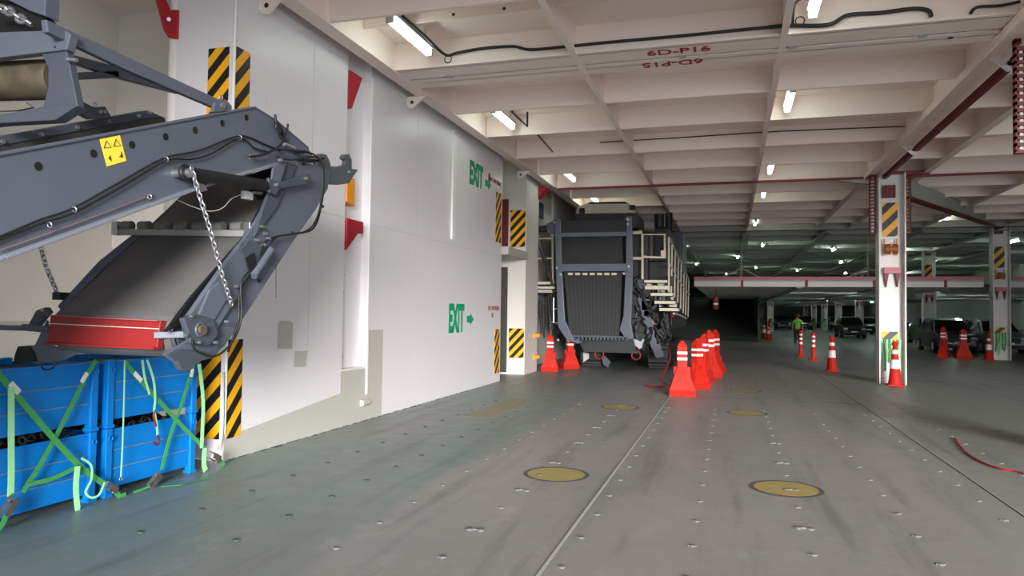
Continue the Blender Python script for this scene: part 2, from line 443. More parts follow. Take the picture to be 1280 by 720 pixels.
# ------------------------------------------------------------------ ceiling structure
tn = [20]
def trim(mb, m=M_ceil):
    tn[0] += 1; return struct(mb, 'trim_%d' % tn[0], m)
XL = [-2.15, 0.66, 3.45, 4.75, 7.5, 10.4, 13.2, 16.0]
beamY = [6.0, 8.03, 12.45, 14.3, 16.5, 18.6, 20.75, 22.75, 24.75, 26.75, 28.75, 30.75]
for y in beamY:
    trim(MB().box(-4.95, 19, y, y+0.015, ZC+0.01, ZP).box(-4.95, 19, y-0.02, y+0.035, ZC, ZC+0.012))
trim(MB().box(-4.95, 19, 3.5, 3.52, ZC+0.01, ZP)); trim(MB().box(-4.95, 19, 1.0, 1.02, ZC+0.01, ZP)); trim(MB().box(-9, 19, -3, -2.98, ZC+.01, ZP))
# shallow stiffener with drain holes in the nearest bay
st = trim(MB().box(-4.95, 4, 8.95, 8.97, ZP-0.16, ZP))
for i in range(9):
    MB().tube([(-3.6+i*0.72, 8.944, ZP-0.10), (-3.6+i*0.72, 8.95, ZP-0.10)], 0.022, 10).build('drain_hole', M_cable, st)
# paired edge beams of the two liftable deck panels with their lettering
b1 = trim(MB().box(-5.2, 19, 9.93, 10.40, ZC, ZC+0.02).box(-5.2, 19, 10.0, 10.02, ZC, ZP))
b2 = trim(MB().box(-5.2, 19, 10.47, 10.86, ZC, ZC+0.02).box(-5.2, 19, 10.6, 10.62, ZC, ZP))
for x in (-4.3, -2.2, -0.72, 0.75, 2.35): trim(MB().box(x, x+0.10, 10.36, 10.50, ZC-0.005, ZC+0.1), M_patch)
text_mesh('6D-P16', 'lettering', M_redtxt, (-1.14, 10.27, ZC-0.004), (1, 0, 0), (0, -1, 0), 0.86, 0.20, b1, bold=0.01)
text_mesh('6D-P15', 'lettering', M_redtxt, (-0.40, 10.56, ZC-0.004), (-1, 0, 0), (0, 1, 0), 0.86, 0.20, b2, bold=0.01)
# longitudinal girders
for x in XL:
    wf = 0.09 if x < 3 else 0.16
    trim(MB().box(x-wf/2, x+wf/2, -9, 32.5, ZC-0.012, ZC).box(x-0.01, x+0.01, -9, 32.5, ZC, ZP))
trim(MB().box(-5.16, -4.93, -9, 60, ZC-0.02, ZC+0.01).box(-5.0, -4.97, -9, 60, ZC, ZP))
trim(MB().box(3.28, 3.62, 2, 20.3, ZC-0.03, ZC-0.012).box(3.28, 3.3, 2, 20.3, ZC-0.14, ZC-0.03).box(3.60, 3.62, 2, 20.3, ZC-0.14, ZC-0.03), M_ceil)
# the far ceiling: closely spaced deep beams, their dimness put into the paint colour
y = 32.5
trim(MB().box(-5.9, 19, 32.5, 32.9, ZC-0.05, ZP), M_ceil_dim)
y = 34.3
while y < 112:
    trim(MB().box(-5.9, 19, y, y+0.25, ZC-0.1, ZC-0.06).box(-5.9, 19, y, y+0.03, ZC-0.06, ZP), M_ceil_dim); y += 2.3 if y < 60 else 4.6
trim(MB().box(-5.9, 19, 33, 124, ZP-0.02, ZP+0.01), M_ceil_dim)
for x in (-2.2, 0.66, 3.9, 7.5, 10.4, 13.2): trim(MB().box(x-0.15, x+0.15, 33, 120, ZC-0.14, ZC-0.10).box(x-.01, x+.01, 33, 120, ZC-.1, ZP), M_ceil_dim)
# red-brown guide rail on the pillar girder, with holed lugs
tag(MB().box(3.72, 3.80, 8.0, 20.3, ZC-0.16, ZC-0.04).build('guide_rail', M_darkred), 'dark red guide rail running under the ceiling girder to the near pillar', 'rail')
def lug(x, y, z, lab):
    sd = 1 if x > 0 else -1
    pts = [(x-0.20*sd, y, z), (x+0.14*sd, y, z), (x+0.16*sd, y, z-0.12), (x+0.12*sd, y, z-0.19), (x+0.03*sd, y, z-0.21)]
    o = MB().prism([Vector(p) for p in pts], (0, 0.03, 0)).build('ceiling_lug', M_pillar if x > 0 else M_ceil, origin=(x, y, z)); tag(o, lab, 'lug', 'holed lugs hanging from the ceiling girders')
    h = MB().tube([(x+0.05*sd, y-0.004, z-0.10), (x+0.05*sd, y+0.034, z-0.10)], 0.03, 14).build('lug_hole', M_cable, o); h.matrix_parent_inverse = Matrix.Translation((-x, -y, -z))
    return o
lug(3.66, 11.5, ZC-0.02, 'white holed lug on the pillar girder, nearer one at upper right')
lug(3.66, 17.0, ZC-0.02, 'white holed lug on the pillar girder just above the near pillar')
lug(-5.19, 7.15, ZC-0.01, 'pale lug with a hole on the wall girder at top left')
lug(-5.19, 11.2, ZC-0.01, 'pale lug with a hole on the wall girder above the slotted panel')
lug(-5.19, 17.9, ZC-0.01, 'pale lug with a hole on the wall girder beyond the EXIT markings')
tag(MB().tube([(-4.9, 20.60, ZC-0.05), (3.55, 20.60, ZC-0.05)], 0.035, 10).tube([(4.3, 20.60, ZC-0.05), (18, 20.60, ZC-0.05)], 0.035, 10).build('pipe', M_rail), 'long rust red pipe crossing under the ceiling to both sides of near pillar', 'pipe')
# diagonal brace and haunches at the near pillar
a_, b_ = Vector((4.3, 20.9, 5.08)), Vector((10.3, 33.5, 5.62))
t = empty('brace_beam', tuple(a_)); tag(t, 'heavy grey brace beam sloping from near pillar to the second pillar', 'beam')
MB().bar(a_, b_, 0.22, 0.42).build('web', M_ceil_dim, t); MB().bar(a_-Vector((0, 0, 0.23)), b_-Vector((0, 0, 0.23)), 0.30, 0.03).build('lower_flange', M_rail, t)
t = MB().bar((3.5, 20.7, 5.2), (2.55, 20.9, 5.40), 0.2, 0.1).build('haunch', M_ceil_dim); tag(t, 'short grey haunch at the left of the near pillar head', 'bracket')

# ------------------------------------------------------------------ ceiling lamps
lamp_mesh = MB().tube([(0, -0.62, 0), (0, -0.60, 0), (0, 0.60, 0), (0, 0.62, 0)], [0.02, 0.055, 0.055, 0.02], 12).build('tmp', M_tube); lm = lamp_mesh.data; bpy.data.objects.remove(lamp_mesh)
hm_o = MB().box(-0.07, 0.07, -0.66, 0.66, 0.055, 0.10).box(-0.05, 0.05, -0.66, -0.62, -0.05, 0.08).box(-0.05, 0.05, 0.62, 0.66, -0.05, 0.08).build('tmp', M_housing); hm = hm_o.data; bpy.data.objects.remove(hm_o)
LAMPS = [(-4.28, 9.06, 'bright fluorescent tube at top left, nearest the wall'),
 (0.98, 9.05, 'bright fluorescent tube at the top edge, nearest right of centre'),
 (-4.32, 13.48, 'second fluorescent tube along the wall side, behind the nearest'),
 (0.99, 13.5, 'second fluorescent tube of the middle row, small and upright'),
 (-4.33, 19.6, 'third fluorescent tube along the wall side, near the crusher'),
 (0.99, 19.65, 'third fluorescent tube of the middle row'),
 (0.99, 23.7, 'fourth fluorescent tube of the middle row'),
 (0.97, 31.3, 'fifth fluorescent tube of the middle row, before the dim ceiling'),
 (-4.4, 23.8, 'fourth fluorescent tube along the wall, above the crusher'),
 (7.6, 23.3, 'fluorescent tube at the right edge beyond the near pillar'),
 (7.8, 31.0, 'fluorescent tube to the right of the near pillar, lower of two')]
for x, y, lab in LAMPS:
    t = empty('fluorescent_lamp', (x, y, 5.50))
    MB().box(-0.012, 0.012, -0.5, -0.48, 0.09, ZP-5.5).box(-0.012, 0.012, 0.48, 0.5, 0.09, ZP-5.5).build('bracket', M_housing, t).matrix_parent_inverse = Matrix.Identity(4); tag(t, lab, 'ceiling lamp')
    for n_, me in (('tube', lm), ('housing', hm)):
        o = bpy.data.objects.new(n_, me); C.objects.link(o); o.parent = t
far_me = MB().tube([(0, -0.62, 0), (0, -0.60, 0), (0, 0.60, 0), (0, 0.62, 0)], [0.02, 0.055, 0.055, 0.02], 8).build('tmp', glow('far_lamp_tube', (232, 255, 240), 30.0)); fm = far_me.data; bpy.data.objects.remove(far_me)
far_me2 = MB().tube([(0, -0.62, 0), (0, -0.60, 0), (0, 0.60, 0), (0, 0.62, 0)], [0.02, 0.055, 0.055, 0.02], 8).build('tmp', glow('deck_fill_tube', (236, 255, 244), 65.0)); fm2 = far_me2.data; bpy.data.objects.remove(far_me2)
FARL = [(1.55, 37.9), (-2.33, 38.4), (12.3, 37.7), (6.9, 50.9), (-2.32, 51.8), (0.4, 46), (-0.35, 64.5), (5, 60), (3, 72), (9, 64), (12, 50), (1.8, 56), (5.2, 41), (9, 43), (16, 44), (16, 56), (14, 66), (8, 78), (2, 84), (13, 80), (5, 92), (11, 96)]  # later entries are added fill lamps, hidden between the beams
for x, y, z in [(a, b, 5.20 if i_ < 13 else 5.48) for i_, (a, b) in enumerate(FARL)] + [(a, b, 3.06) for a, b in ((4.7, 43), (8.2, 48.6), (12.3, 45.8), (15.5, 54.2), (4.7, 56.9), (12.5, 64), (8.4, 70), (4.5, 76), (13, 76), (8.4, 88), (12.5, 94), (8, 100), (14, 106))]:  # the low set is added fill, tucked behind the deck beams
    t = empty('fluorescent_lamp', (x, y, z)); hi = z > 4
    tag(t, 'tiny distant lamp glowing under the dim far ceiling' if hi else 'added fill lamp hidden under the lowered car deck', 'ceiling lamp', 'distant lamps under the dim ceiling' if hi else 'added fill lamps under the lowered deck')
    for n_, me in (('tube', fm if hi else fm2), ('housing', hm)):
        o = bpy.data.objects.new(n_, me); C.objects.link(o); o.parent = t
    MB().box(-0.02, 0.02, -0.02, 0.02, 0.09, (ZP-0.02-z) if hi else 3.2-z).build('bracket', M_housing, t).matrix_parent_inverse = Matrix.Identity(4)
# cables
def cable(pts, r, name, lab, m=M_cable, cat='cable'):
    return tag(MB().tube(smooth_path(pts), r, 6).build(name, m), lab, cat)
Y0 = 9.90
cable([on_z(503, 20, 5.62), on_z(530, 44, 5.60), on_y(556, 68, Y0+0.05), on_y(572, 66, Y0+0.05)] + [on_y(*p, Y0+0.05) for p in ((600, 61), (640, 58), (662, 62), (700, 59), (760, 53), (850, 45), (920, 38), (962, 34))], 0.022, 'cable', 'black cable running from the nearest lamp along the lettered beam')
cable([on_y(*p, Y0+0.05) for p in ((962, 34), (985, 32), (1035, 31), (1060, 19), (1100, 16), (1140, 11), (1160, 13), (1164, 21))], 0.026, 'cable', 'black cable swooping along the beam at upper right')
cable([on_y(*p, Y0+0.05) for p in ((1213, 17), (1222, 9), (1250, 7), (1275, 2))], 0.02, 'cable', 'short black cable by the top right corner')
cable([on_y(*p, 10.58) for p in ((1172, 42), (1182, 43), (1188, 47), (1196, 41), (1206, 39))], 0.02, 'cable', 'short black cable with a fitting between the lettered beams at right')
cable([(1.2, 9.2, 5.5), (0.78, 9.3, 5.55), (0.76, 9.9, 5.5)], 0.018, 'cable', 'black cable dropping beside the top middle lamp')
for p, r_ in (((560, 74), 0.055), ((1000, 26), 0.055)):
    tag(MB().ring(on_y(*p, Y0), (0, 1, 0), r_, 0.008).build('cable_loop', M_cable), 'small loop of black cable by the %s lamp' % ('nearest wall side' if p[0] < 700 else 'top middle'), 'cable loop')
for (a, b), lab in ((((672, 168), (691, 190)), 'black conduit slanting down behind the second wall side lamp'), (((640, 140), (659, 158)), 'black conduit slanting beside the second wall side lamp')):
    pa_, pb_ = on_z(*a, 5.5), on_z(*b, 5.5); tag(MB().tube([Vector((pa_.x, pa_.y, ZP)), pa_, pb_, Vector((pb_.x, pb_.y, ZP))], 0.02, 6).build('conduit', M_cable), lab, 'conduit')
cable([on_y(*p, 16.48) for p in ((750, 178), (850, 172), (960, 165), (1050, 161), (1132, 158))], 0.012, 'cable', 'thin cable clipped along the beam above the middle of the hold')

# ------------------------------------------------------------------ signs and brackets on the left wall
def wall_text(body, pa, pb, lab, m=M_exit):
    a = on_x(*pa, XW+0.004); b = on_x(*pb, XW+0.004)
    o = text_mesh(body, 'wall_lettering', m, (XW+0.004, a.y, min(a.z, b.z)), (0, 1, 0), (0, 0, 1), abs(b.y-a.y), abs(a.z-b.z), bold=0.02)
    return o
def arrow(y, z, L, h, lab, parent):
    pts = [(y, z-h*.28), (y+L*.5, z-h*.28), (y+L*.5, z-h*.5), (y+L, z), (y+L*.5, z+h*.5), (y+L*.5, z+h*.28), (y, z+h*.28)]
    o = MB().prism([Vector((XW+0.001, a, b)) for a, b in pts], (0.006, 0, 0)).build('arrow', M_exit, parent)
    o.matrix_parent_inverse = Matrix.Translation(-Vector(parent.location)); return o
for z0, z1, lab in ((1.25, 1.84, 'green EXIT lettering with arrow low on the white wall'), (4.42, 4.94, 'green EXIT lettering with arrow high on the white wall')):
    o = text_mesh('EXIT', 'exit_marking', M_exit, (XW+0.004, 13.32 if z0 < 2 else 14.38, z0), (0, 1, 0), (0, 0, 1), 0.86, z1-z0, bold=0.05)
    tag(o, lab, 'sign', 'EXIT markings'); arrow((13.32 if z0 < 2 else 14.38)+1.02, z0+(0.27 if z0 < 2 else 0.2), 0.42, 0.26, '', o)
o = text_mesh('NO SMOKING', 'small_lettering', M_redtxt, (XW+0.004, 15.75, 1.72), (0, 1, 0), (0, 0, 1), 0.82, 0.10); tag(o, 'small red lettering on the wall edge above the lower stripes', 'sign')
p = MB().box(XW, XW+0.006, 16.0, 16.12, 1.55, 1.66).build('symbol', M_ochre, o); p.matrix_parent_inverse = Matrix.Translation(-Vector(o.location))
o = text_mesh('NO SMOKING', 'small_lettering', M_redtxt, (XW+0.004, 15.75, 4.72), (0, 1, 0), (0, 0, 1), 0.82, 0.10); tag(o, 'small red lettering high on the wall above the upper stripes', 'sign')
p = MB().box(XW, XW+0.006, 15.62, 15.74, 4.62, 4.88).build('symbol', M_redtxt, o); p.matrix_parent_inverse = Matrix.Translation(-Vector(o.location))
def sign_x(y0, y1, z0, z1, lab, X=XW, grp='black and yellow warning panels', m=None):
    o = MB().box(X, X+0.006, y0, y1, z0, z1).build('warning_panel', m or M_st_y, origin=(X, y0, z0)); tag(o, lab, 'warning sign', grp); return o
def sign_y(x0, x1, Y, z0, z1, lab, m=None):
    o = MB().box(x0, x1, Y-0.006, Y, z0, z1).build('warning_panel', m or M_st_x, origin=(x0, Y, z0)); tag(o, lab, 'warning sign', 'black and yellow warning panels'); return o
sign_x(6.77, 7.02, 0.24, 1.34, 'right half of the low warning stripes beside the blue crates'); sign_x(6.77, 7.02, 3.75, 4.65, 'right half of the upper warning stripes on the wall corner')
sign_y(-5.73, -5.40, 6.728, 0.24, 1.20, 'left half of the low warning stripes beside the blue crates'); sign_y(-5.68, -5.40, 6.728, 3.6, 4.63, 'left half of the upper warning stripes on the wall corner')
sign_x(16.25, 16.62, 0.22, 1.27, 'narrow low warning stripes at the far end of the wall'); sign_x(16.2, 16.62, 3.35, 4.55, 'narrow upper warning stripes at the far end of the wall')
# pole on the wall corner
tag(MB().tube([(XW+0.005, 6.74, 0.3), (XW+0.005, 6.74, 5.3)], 0.018, 8).build('corner_pole', M_white), 'thin white corner pole splitting the warning stripes', 'pole')
# brackets at the slot
def prismx(pts, X, th, name, m, lab, cat, bevel=0):
    o = MB().prism([Vector((X, a, b)) for a, b in pts], (th, 0, 0)).build(name, m, bevel=bevel); return tag(o, lab, cat)
prismx([(9.245, 5.20), (9.245, 4.65), (9.36, 4.65), (9.66, 5.20)], XW-0.12, 0.13, 'bracket', M_redpaint, 'red wedge bracket at the head of the wall slot', 'bracket', 0.01)
prismx([(9.25, 3.02), (9.25, 2.55), (9.60, 2.84), (9.74, 2.84), (9.74, 3.02)], XW-0.12, 0.15, 'bracket', M_redpaint, 'red wedge bracket halfway up the wall slot', 'bracket', 0.01)
prismx([(9.25, 3.63), (9.25, 3.26), (9.48, 3.22), (9.48, 3.63)], XW-0.12, 0.14, 'stopper_block', M_st_p and mat('orange_paint', (236, 150, 40), 0.5), 'orange block in the wall slot between the red brackets', 'block', 0.01)
t = MB()
for z in (2.2, 1.95, 1.0): t.tube([(XW-0.10, 9.40, z), (XW-0.085, 9.40, z)], 0.018, 8)
tag(t.build('slot_bolts', M_patch), 'grey bolt heads in the wall slot', 'bolt')
bolt0 = Vector((-6.2, 6.72, 4.9))
o = MB().prism([on_y(*p, 6.70) for p in ((190, -30), (207, 5), (210, 12), (222, 12), (221, 48), (210, 47), (204, 38), (198, 15), (188, -20))], (0, 0.06, 0)).build('bracket', M_redpaint, bevel=0.008); tag(o, 'red steel bracket on the wall column at top left', 'bracket')
MB().tube([on_y(211, 24, 6.69), on_y(211, 24, 6.67)], 0.022, 10).build('bolt', M_silver, o)
o = MB().box(XW, XW+0.02, 9.955, 10.0, 0.4, 5.3).build('slot_edge', M_white, wl_o)
tag(MB().tube([(XW+0.02, 9.8, 0.28), (XW+0.02, 10.0, 0.28)], 0.05, 10).build('wall_cleat', M_patch), 'small round cleat on the beige patch below the slot', 'cleat')
# doorway recess, column and its signs
col = struct(MB().box(-6.4, -5.30, 18.7, 20.0, 0, ZP), 'wall_column', M_recess)
struct(MB().box(-6.1, -5.24, 16.9, 18.75, 3.10, 3.22).box(-6.1, -5.24, 16.9, 18.75, 3.22, 3.30), 'trim_10', M_patch)
struct(MB().box(-6.09, -5.80, 18.64, 18.70, 0.05, 2.9), 'door_opening_shade', mat('opening_shade', (60, 60, 52), 0.6))  # dark slab standing in for the shade inside the doorway opening
t = MB().box(-6.09, -5.80, 18.62, 18.69, 3.35, 4.75).build('red_panel', M_darkred); tag(t, 'dark red panel in the doorway recess above the ledge', 'panel')
sign_y(-5.74, -5.32, 18.69, 3.45, 4.45, 'upper warning stripes on the column past the doorway', M_st_x); sign_y(-5.74, -5.32, 18.69, 0.45, 1.24, 'low warning stripes on the column past the doorway', M_st_x)
t = MB().box(-5.945, -5.92, 21.5, 23.0, 4.75, 5.25).box(-5.945, -5.92, 21.5, 21.7, 4.2, 4.75).box(-5.945, -5.92, 21.9, 22.4, 4.3, 4.7).build('blue_sign', M_bluesign); tag(t, 'weathered blue sign high on the wall left of the crusher', 'sign')
tag(MB().prism([(-5.30, 19.9, 4.95), (-5.30, 19.9, 5.25), (-5.05, 19.9, 5.25)], (0, 0.3, 0)).build('bracket', M_redpaint), 'small red wedge bracket beside the blue sign', 'bracket')
for z in (0.95, 0.35): tag(MB().prism([(-5.30, 19.6, z), (-5.12, 19.6, z+.05), (-5.12, 19.6, z+0.12), (-5.30, 19.6, z+0.14)], (0, 0.25, 0)).build('corner_guard', mat('amber', (230, 140, 30), 0.5)), '%s amber guard on the column side by the crusher' % ('upper' if z > .5 else 'lower'), 'guard')

# ------------------------------------------------------------------ pillars
def perforated(x0, x1, y, z0, z1, parent, org):
    m = MB(); n = 16; h = (z1-z0)/n; d = 0.05
    m.box(x0, x0+0.02, y-d, y+d, z0, z1); m.box(x1-0.02, x1, y-d, y+d, z0, z1)
    for k in range(n+1): m.box(x0, x1, y-d, y+d, z0+k*h-0.022, z0+k*h+0.022)
    r = m.build('rack', M_rail, parent); c = MB().box(x0+0.06, x1-0.06, y-0.01, y+0.0, z0, z1).build('rack_back', M_pillar, parent)
    for q in (r, c): q.matrix_parent_inverse = Matrix.Identity(4)
def make_pillar(loc, H, lab, near=True):
    t = empty('steel_pillar', loc); tag(t, lab, 'pillar')
    def B(mb, n, m, bevel=0):
        o = mb.build(n, m, t); o.matrix_parent_inverse = Matrix.Identity(4)
        return o
    B(MB().box(-0.31, -0.28, -0.22, 0.24, 0, H), 'flange', M_pillar); B(MB().box(0.28, 0.31, -0.22, 0.24, 0, H), 'flange', M_pillar)
    B(MB().box(-0.28, 0.28, 0.0, 0.025, 0, H), 'web', M_pillar)
    B(MB().box(-0.20, 0.10, -0.10, -0.0, H-0.62, H-0.30), 'lashing_pot', M_darkred)
    B(MB().box(-0.20, 0.16, -0.012, 0, 3.75, 4.62), 'warning_panel', M_st_p)
    # reel of yellow straps
    m = MB(); m.tube([(-0.16, -0.08, 3.42), (0.14, -0.08, 3.42)], 0.13, 16); B(m, 'reel_drum', mat('reel_brown', (150, 84, 40), .5) if not bpy.data.materials.get('reel_brown') else bpy.data.materials['reel_brown'])
    B(MB().tube([(-0.17, -0.1, 3.25), (-0.17, -0.1, 3.68)], 0.02, 8).tube([(0.12, -0.1, 3.25), (0.12, -0.1, 3.68)], 0.02, 8).tube([(-.02, -.16, 3.28), (-.02, -.16, 3.56)], 0.03, 8), 'reel_frame', mat('orange_yellow', (230, 160, 50), .5) if not bpy.data.materials.get('orange_yellow') else bpy.data.materials['orange_yellow'])
    B(MB().box(-0.18, 0.20, -0.16, 0, 2.80, 2.95), 'bracket_shelf', M_pink)
    B(MB().prism([(-0.18, -0.1, 2.80), (-0.06, -0.1, 2.80), (-0.12, -0.1, 2.45)], (0, 0.09, 0)).prism([(0.08, -0.1, 2.80), (0.20, -0.1, 2.80), (0.14, -0.1, 2.45)], (0, 0.09, 0)), 'bracket_gusset', M_darkred)
    B(MB().box(-0.22, 0.16, -0.015, 0, 1.05, 1.32), 'lower_warning_panel', M_st_p)
    m = MB(); m2 = MB()
    for k in range(9):
        x = -0.22+k*0.052; L = random.uniform(0.5, 0.95)
        q = m if k % 2 else m2
        q.ribbon([(x, -0.05-0.03*(k % 3), 1.12), (x+random.uniform(-.03, .03), -0.10, 1.12-L*0.5), (x+random.uniform(-.03, .03), -0.06, 1.12-L)], Vector((1, 0.3, 0)), 0.045, 0.006)
    B(m, 'hanging_strap', M_green); B(m2, 'hanging_strap', M_ltgreen)
    if near:
        perforated(-0.50, -0.34, 0.0, 3.85, 5.32, t, loc); perforated(0.34, 0.46, 0.0, 3.85, 5.32, t, loc)
        B(MB().box(-0.5, 0.9, -0.05, 0.05, H-0.02, H+0.06), 'head_plate', M_rail)
    return t
make_pillar((3.92, 20.4, 0), 5.36, 'nearest white steel pillar with stripes, reel and racks of chain guides')
p2 = make_pillar((10.50, 33.8, 0), 5.75, 'second white pillar at right with stripes, beside the parked cars', near=False)
for i, (x, y, lab) in enumerate(((10.55, 45.0, 'white pillar between the near pillar and second pillar, green straps below'),)):
    c = copy_tree(p2); c.location = (x, y, 0); tag(c, lab)
for x, y in ((10.55, 56.3), (10.55, 67.6), (10.4, 78.9), (10.4, 90.0), (10.4, 101.0), (10.4, 112.0), (3.96, 79.0), (3.96, 101)):
    c = copy_tree(p2); c.location = (x, y, 0)
    if x < 5: tag(c, 'distant pale pillar at the right edge of the dark ramp' if y < 90 else 'farthest pillar of the ramp side row', None)
    else: tag(c, 'small distant pillar in the row under the hanging deck', None, 'distant pillars under the hanging deck')
# perforated rack at the right edge of the frame hanging from the next pillar (its post stands just outside)
t = empty('steel_pillar', (4.35, 10.8, 0)); tag(t, 'pillar at right edge, only its red perforated rack in view', 'pillar')
def BB(mb, n, m): o = mb.build(n, m, t); o.matrix_parent_inverse = Matrix.Identity(4)
BB(MB().box(-0.33, -0.30, -0.22, 0.24, 0, ZC), 'flange', M_pillar); BB(MB().box(0.26, 0.29, -0.22, 0.24, 0, ZC), 'flange', M_pillar); BB(MB().box(-0.30, 0.26, 0, 0.02, 0, ZC), 'web', M_pillar)
perforated(-0.82, -0.66, 0.0, 3.86, 5.30, t, None); BB(MB().box(-0.82, -0.3, -0.05, 0.05, 5.30, 5.36), 'head_plate', M_darkred)

# ------------------------------------------------------------------ hanging deck, ramp, far end
t = empty('hanging_deck', (0, 34, 3)); tag(t, 'liftable car deck lowered to mid height, pink top edge and white side', 'deck')
t.location = (0, 0, 0)
XR = 10.0
MB().box(-1.6, XR, 34.0, 34.12, 3.26, 3.40).build('edge_rail', M_pink, t)
MB().box(-1.6, XR, 34.04, 34.08, 2.96, 3.26).build('edge_beam', M_pillar, t)
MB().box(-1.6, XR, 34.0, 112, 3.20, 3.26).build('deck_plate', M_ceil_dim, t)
for x in (0.5, 3.2, 5.9, 8.6): MB().box(x-0.05, x+0.05, 33.98, 34.04, 2.96, 3.26).build('stiffener', M_rail, t)
y = 36.0
while y < 110: MB().box(-1.6, XR, y, y+0.04, 2.95, 3.2).build('cross_beam', M_ceil_dim, t); y += 2.8 if y < 60 else 6
for x in (2.9, 6.5): MB().box(x-0.1, x+0.1, 34.1, 110, 2.90, 3.2).build('long_beam', M_ceil_dim, t)
t2 = empty('hanging_deck', (0, 0, 0)); tag(t2, 'second lowered deck panel beyond the second pillar at the right edge', 'deck')
MB().box(10.95, 18.8, 34.0, 34.12, 3.26, 3.40).build('edge_rail', M_pink, t2); MB().box(10.95, 18.8, 34.04, 34.08, 2.96, 3.26).build('edge_beam', M_pillar, t2); MB().box(10.95, 18.8, 34, 112, 3.2, 3.26).build('deck_plate', M_ceil_dim, t2)
for k in range(9): MB().box(10.95, 18.8, 36+2.8*k, 36.04+2.8*k, 2.95, 3.2).build('cross_beam', M_ceil_dim, t2)
for x0, x1, nm in ((-0.6, 1.6, 'left'), (3.9, 8.2, 'right')):
    xm = (x0+x1)/2
    tag(MB().bar((xm-1.2, 36.5, 3.3), (xm, 36.5, 3.95), .05, .05).bar((xm, 36.5, 3.95), (xm+1.2, 36.5, 3.3), .05, .05).tube([(xm, 36.5, 3.3), (xm, 36.5, 5.3)], 0.03, 6).build('deck_hanger', M_patch), '%s triangular steel hanger on top of the hanging deck' % nm, 'hanger')
# ramp rising into the dark
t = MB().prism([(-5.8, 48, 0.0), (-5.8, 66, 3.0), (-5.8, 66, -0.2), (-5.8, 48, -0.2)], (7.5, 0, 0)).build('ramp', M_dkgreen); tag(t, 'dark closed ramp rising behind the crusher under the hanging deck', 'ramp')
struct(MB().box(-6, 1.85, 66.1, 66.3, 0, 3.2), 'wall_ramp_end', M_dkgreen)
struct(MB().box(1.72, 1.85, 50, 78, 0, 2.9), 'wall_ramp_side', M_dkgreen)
t = MB().lathe([(0.10, 0), (0.16, 0.12), (0.12, 0.35), (0.16, 0.6), (0.10, 0.72)], (-0.75, 39.8, 1.95), 12).build('hanging_light_buoy', M_redsteel); tag(t, 'red and white marker hanging under the deck edge', 'marker')
MB().lathe([(0.145, 0.25), (0.145, 0.34)], (-0.75, 39.8, 1.95), 12).build('white_band', M_band, t); MB().tube([(-0.75, 39.8, 2.6), (-0.75, 39.8, 3.2)], 0.012, 5).build('cord', M_cable, t)

# ------------------------------------------------------------------ cones and barriers
def make_cone():
    t = empty('traffic_cone')
    MB().box(-0.19, 0.19, -0.19, 0.19, 0, 0.035).build('base', M_orange, t, bevel=0.01)
    MB().lathe([(0.165, 0.035), (0.15, 0.08), (0.105, 0.5), (0.07, 0.85), (0.05, 0.98), (0.075, 1.0), (0.07, 1.06), (0.03, 1.09)], n=20).build('cone_body', M_orange, t)
    MB().lathe([(0.1215, 0.42), (0.104, 0.64)], n=20).build('reflective_band', M_band, t)
    MB().lathe([(0.088, 0.78), (0.078, 0.88)], n=20).build('reflective_band', M_band, t)
    return t
def make_post():
    t = empty('delineator_post')
    MB().lathe([(0.20, 0), (0.19, 0.04), (0.075, 0.08)], n=16).build('base', M_orange, t)
    MB().lathe([(0.07, 0.05), (0.06, 0.9), (0.075, 0.95), (0.06, 1.05), (0.02, 1.08)], n=16).build('post', M_orange, t)
    for z in (0.5, 0.68, 0.86): MB().lathe([(0.068, z), (0.067, z+0.09)], n=16).build('reflective_band', M_band, t)
    return t
def make_barrier():
    """tall finned plastic barrier post with a flaring skirt"""
    t = empty('barrier_post')
    m = MB()
    prof = [(0.27, 0.0), (0.265, 0.12), (0.20, 0.30), (0.14, 0.46), (0.10, 0.56), (0.095, 1.03), (0.055, 1.10)]
    for i in range(len(prof)-1):
        (a, z0), (b, z1) = prof[i], prof[i+1]; ya, yb = (a*0.55, b*0.7) if a > .12 else (a*.8, b*.8)
        if b <= .13 and a > .12: yb = b*.8
        m.add([(-a,-ya,z0),(a,-ya,z0),(a,ya,z0),(-a,ya,z0),(-b,-yb,z1),(b,-yb,z1),(b,yb,z1),(-b,yb,z1)], [(0,1,5,4),(1,2,6,5),(2,3,7,6),(3,0,4,7)] + ([(0,3,2,1)] if i == 0 else []) + ([(4,5,6,7)] if i == len(prof)-2 else []))
    m.build('body', M_orange, t)
    for x in (-0.10, 0.0, 0.10): MB().prism([(x-.012, -0.165, 0.02), (x+.012, -0.165, 0.02), (x*.5+.012, -0.10, 0.52), (x*.5-.012, -0.10, 0.52)], (0, 0.02, 0)).build('rib', M_orange, t)
    for z in (0.74, 0.86): MB().box(-0.101, 0.101, -0.083, 0.083, z, z+0.055).build('reflective_band', M_band, t)
    MB().tube([(0, 0, 1.06), (0, 0, 1.14)], 0.045, 12).build('cap', M_orange, t)
    MB().box(-0.17, -0.10, -0.02, 0.02, 0.34, 0.60).box(0.10, 0.17, -0.02, 0.02, 0.34, 0.60).build('grip', M_orange, t)
    return t
def place(src, loc, lab, cat, rz=0, s=1, group=None, used=[]):
    if src in used: o = copy_tree(src)
    else: o = src; used.append(src)
    o.location = loc; o.rotation_euler.z = rz; o.scale = (s, s, s); tag(o, lab, cat, group); return o
cone = make_cone(); post = make_post(); bar = make_barrier()
G1, G2, G3 = 'traffic cones', 'delineator posts', 'finned barrier posts'
place(cone, (3.90, 20.0-.15, 0), 'large orange cone standing in front of the near pillar', 'traffic cone', group=G1)
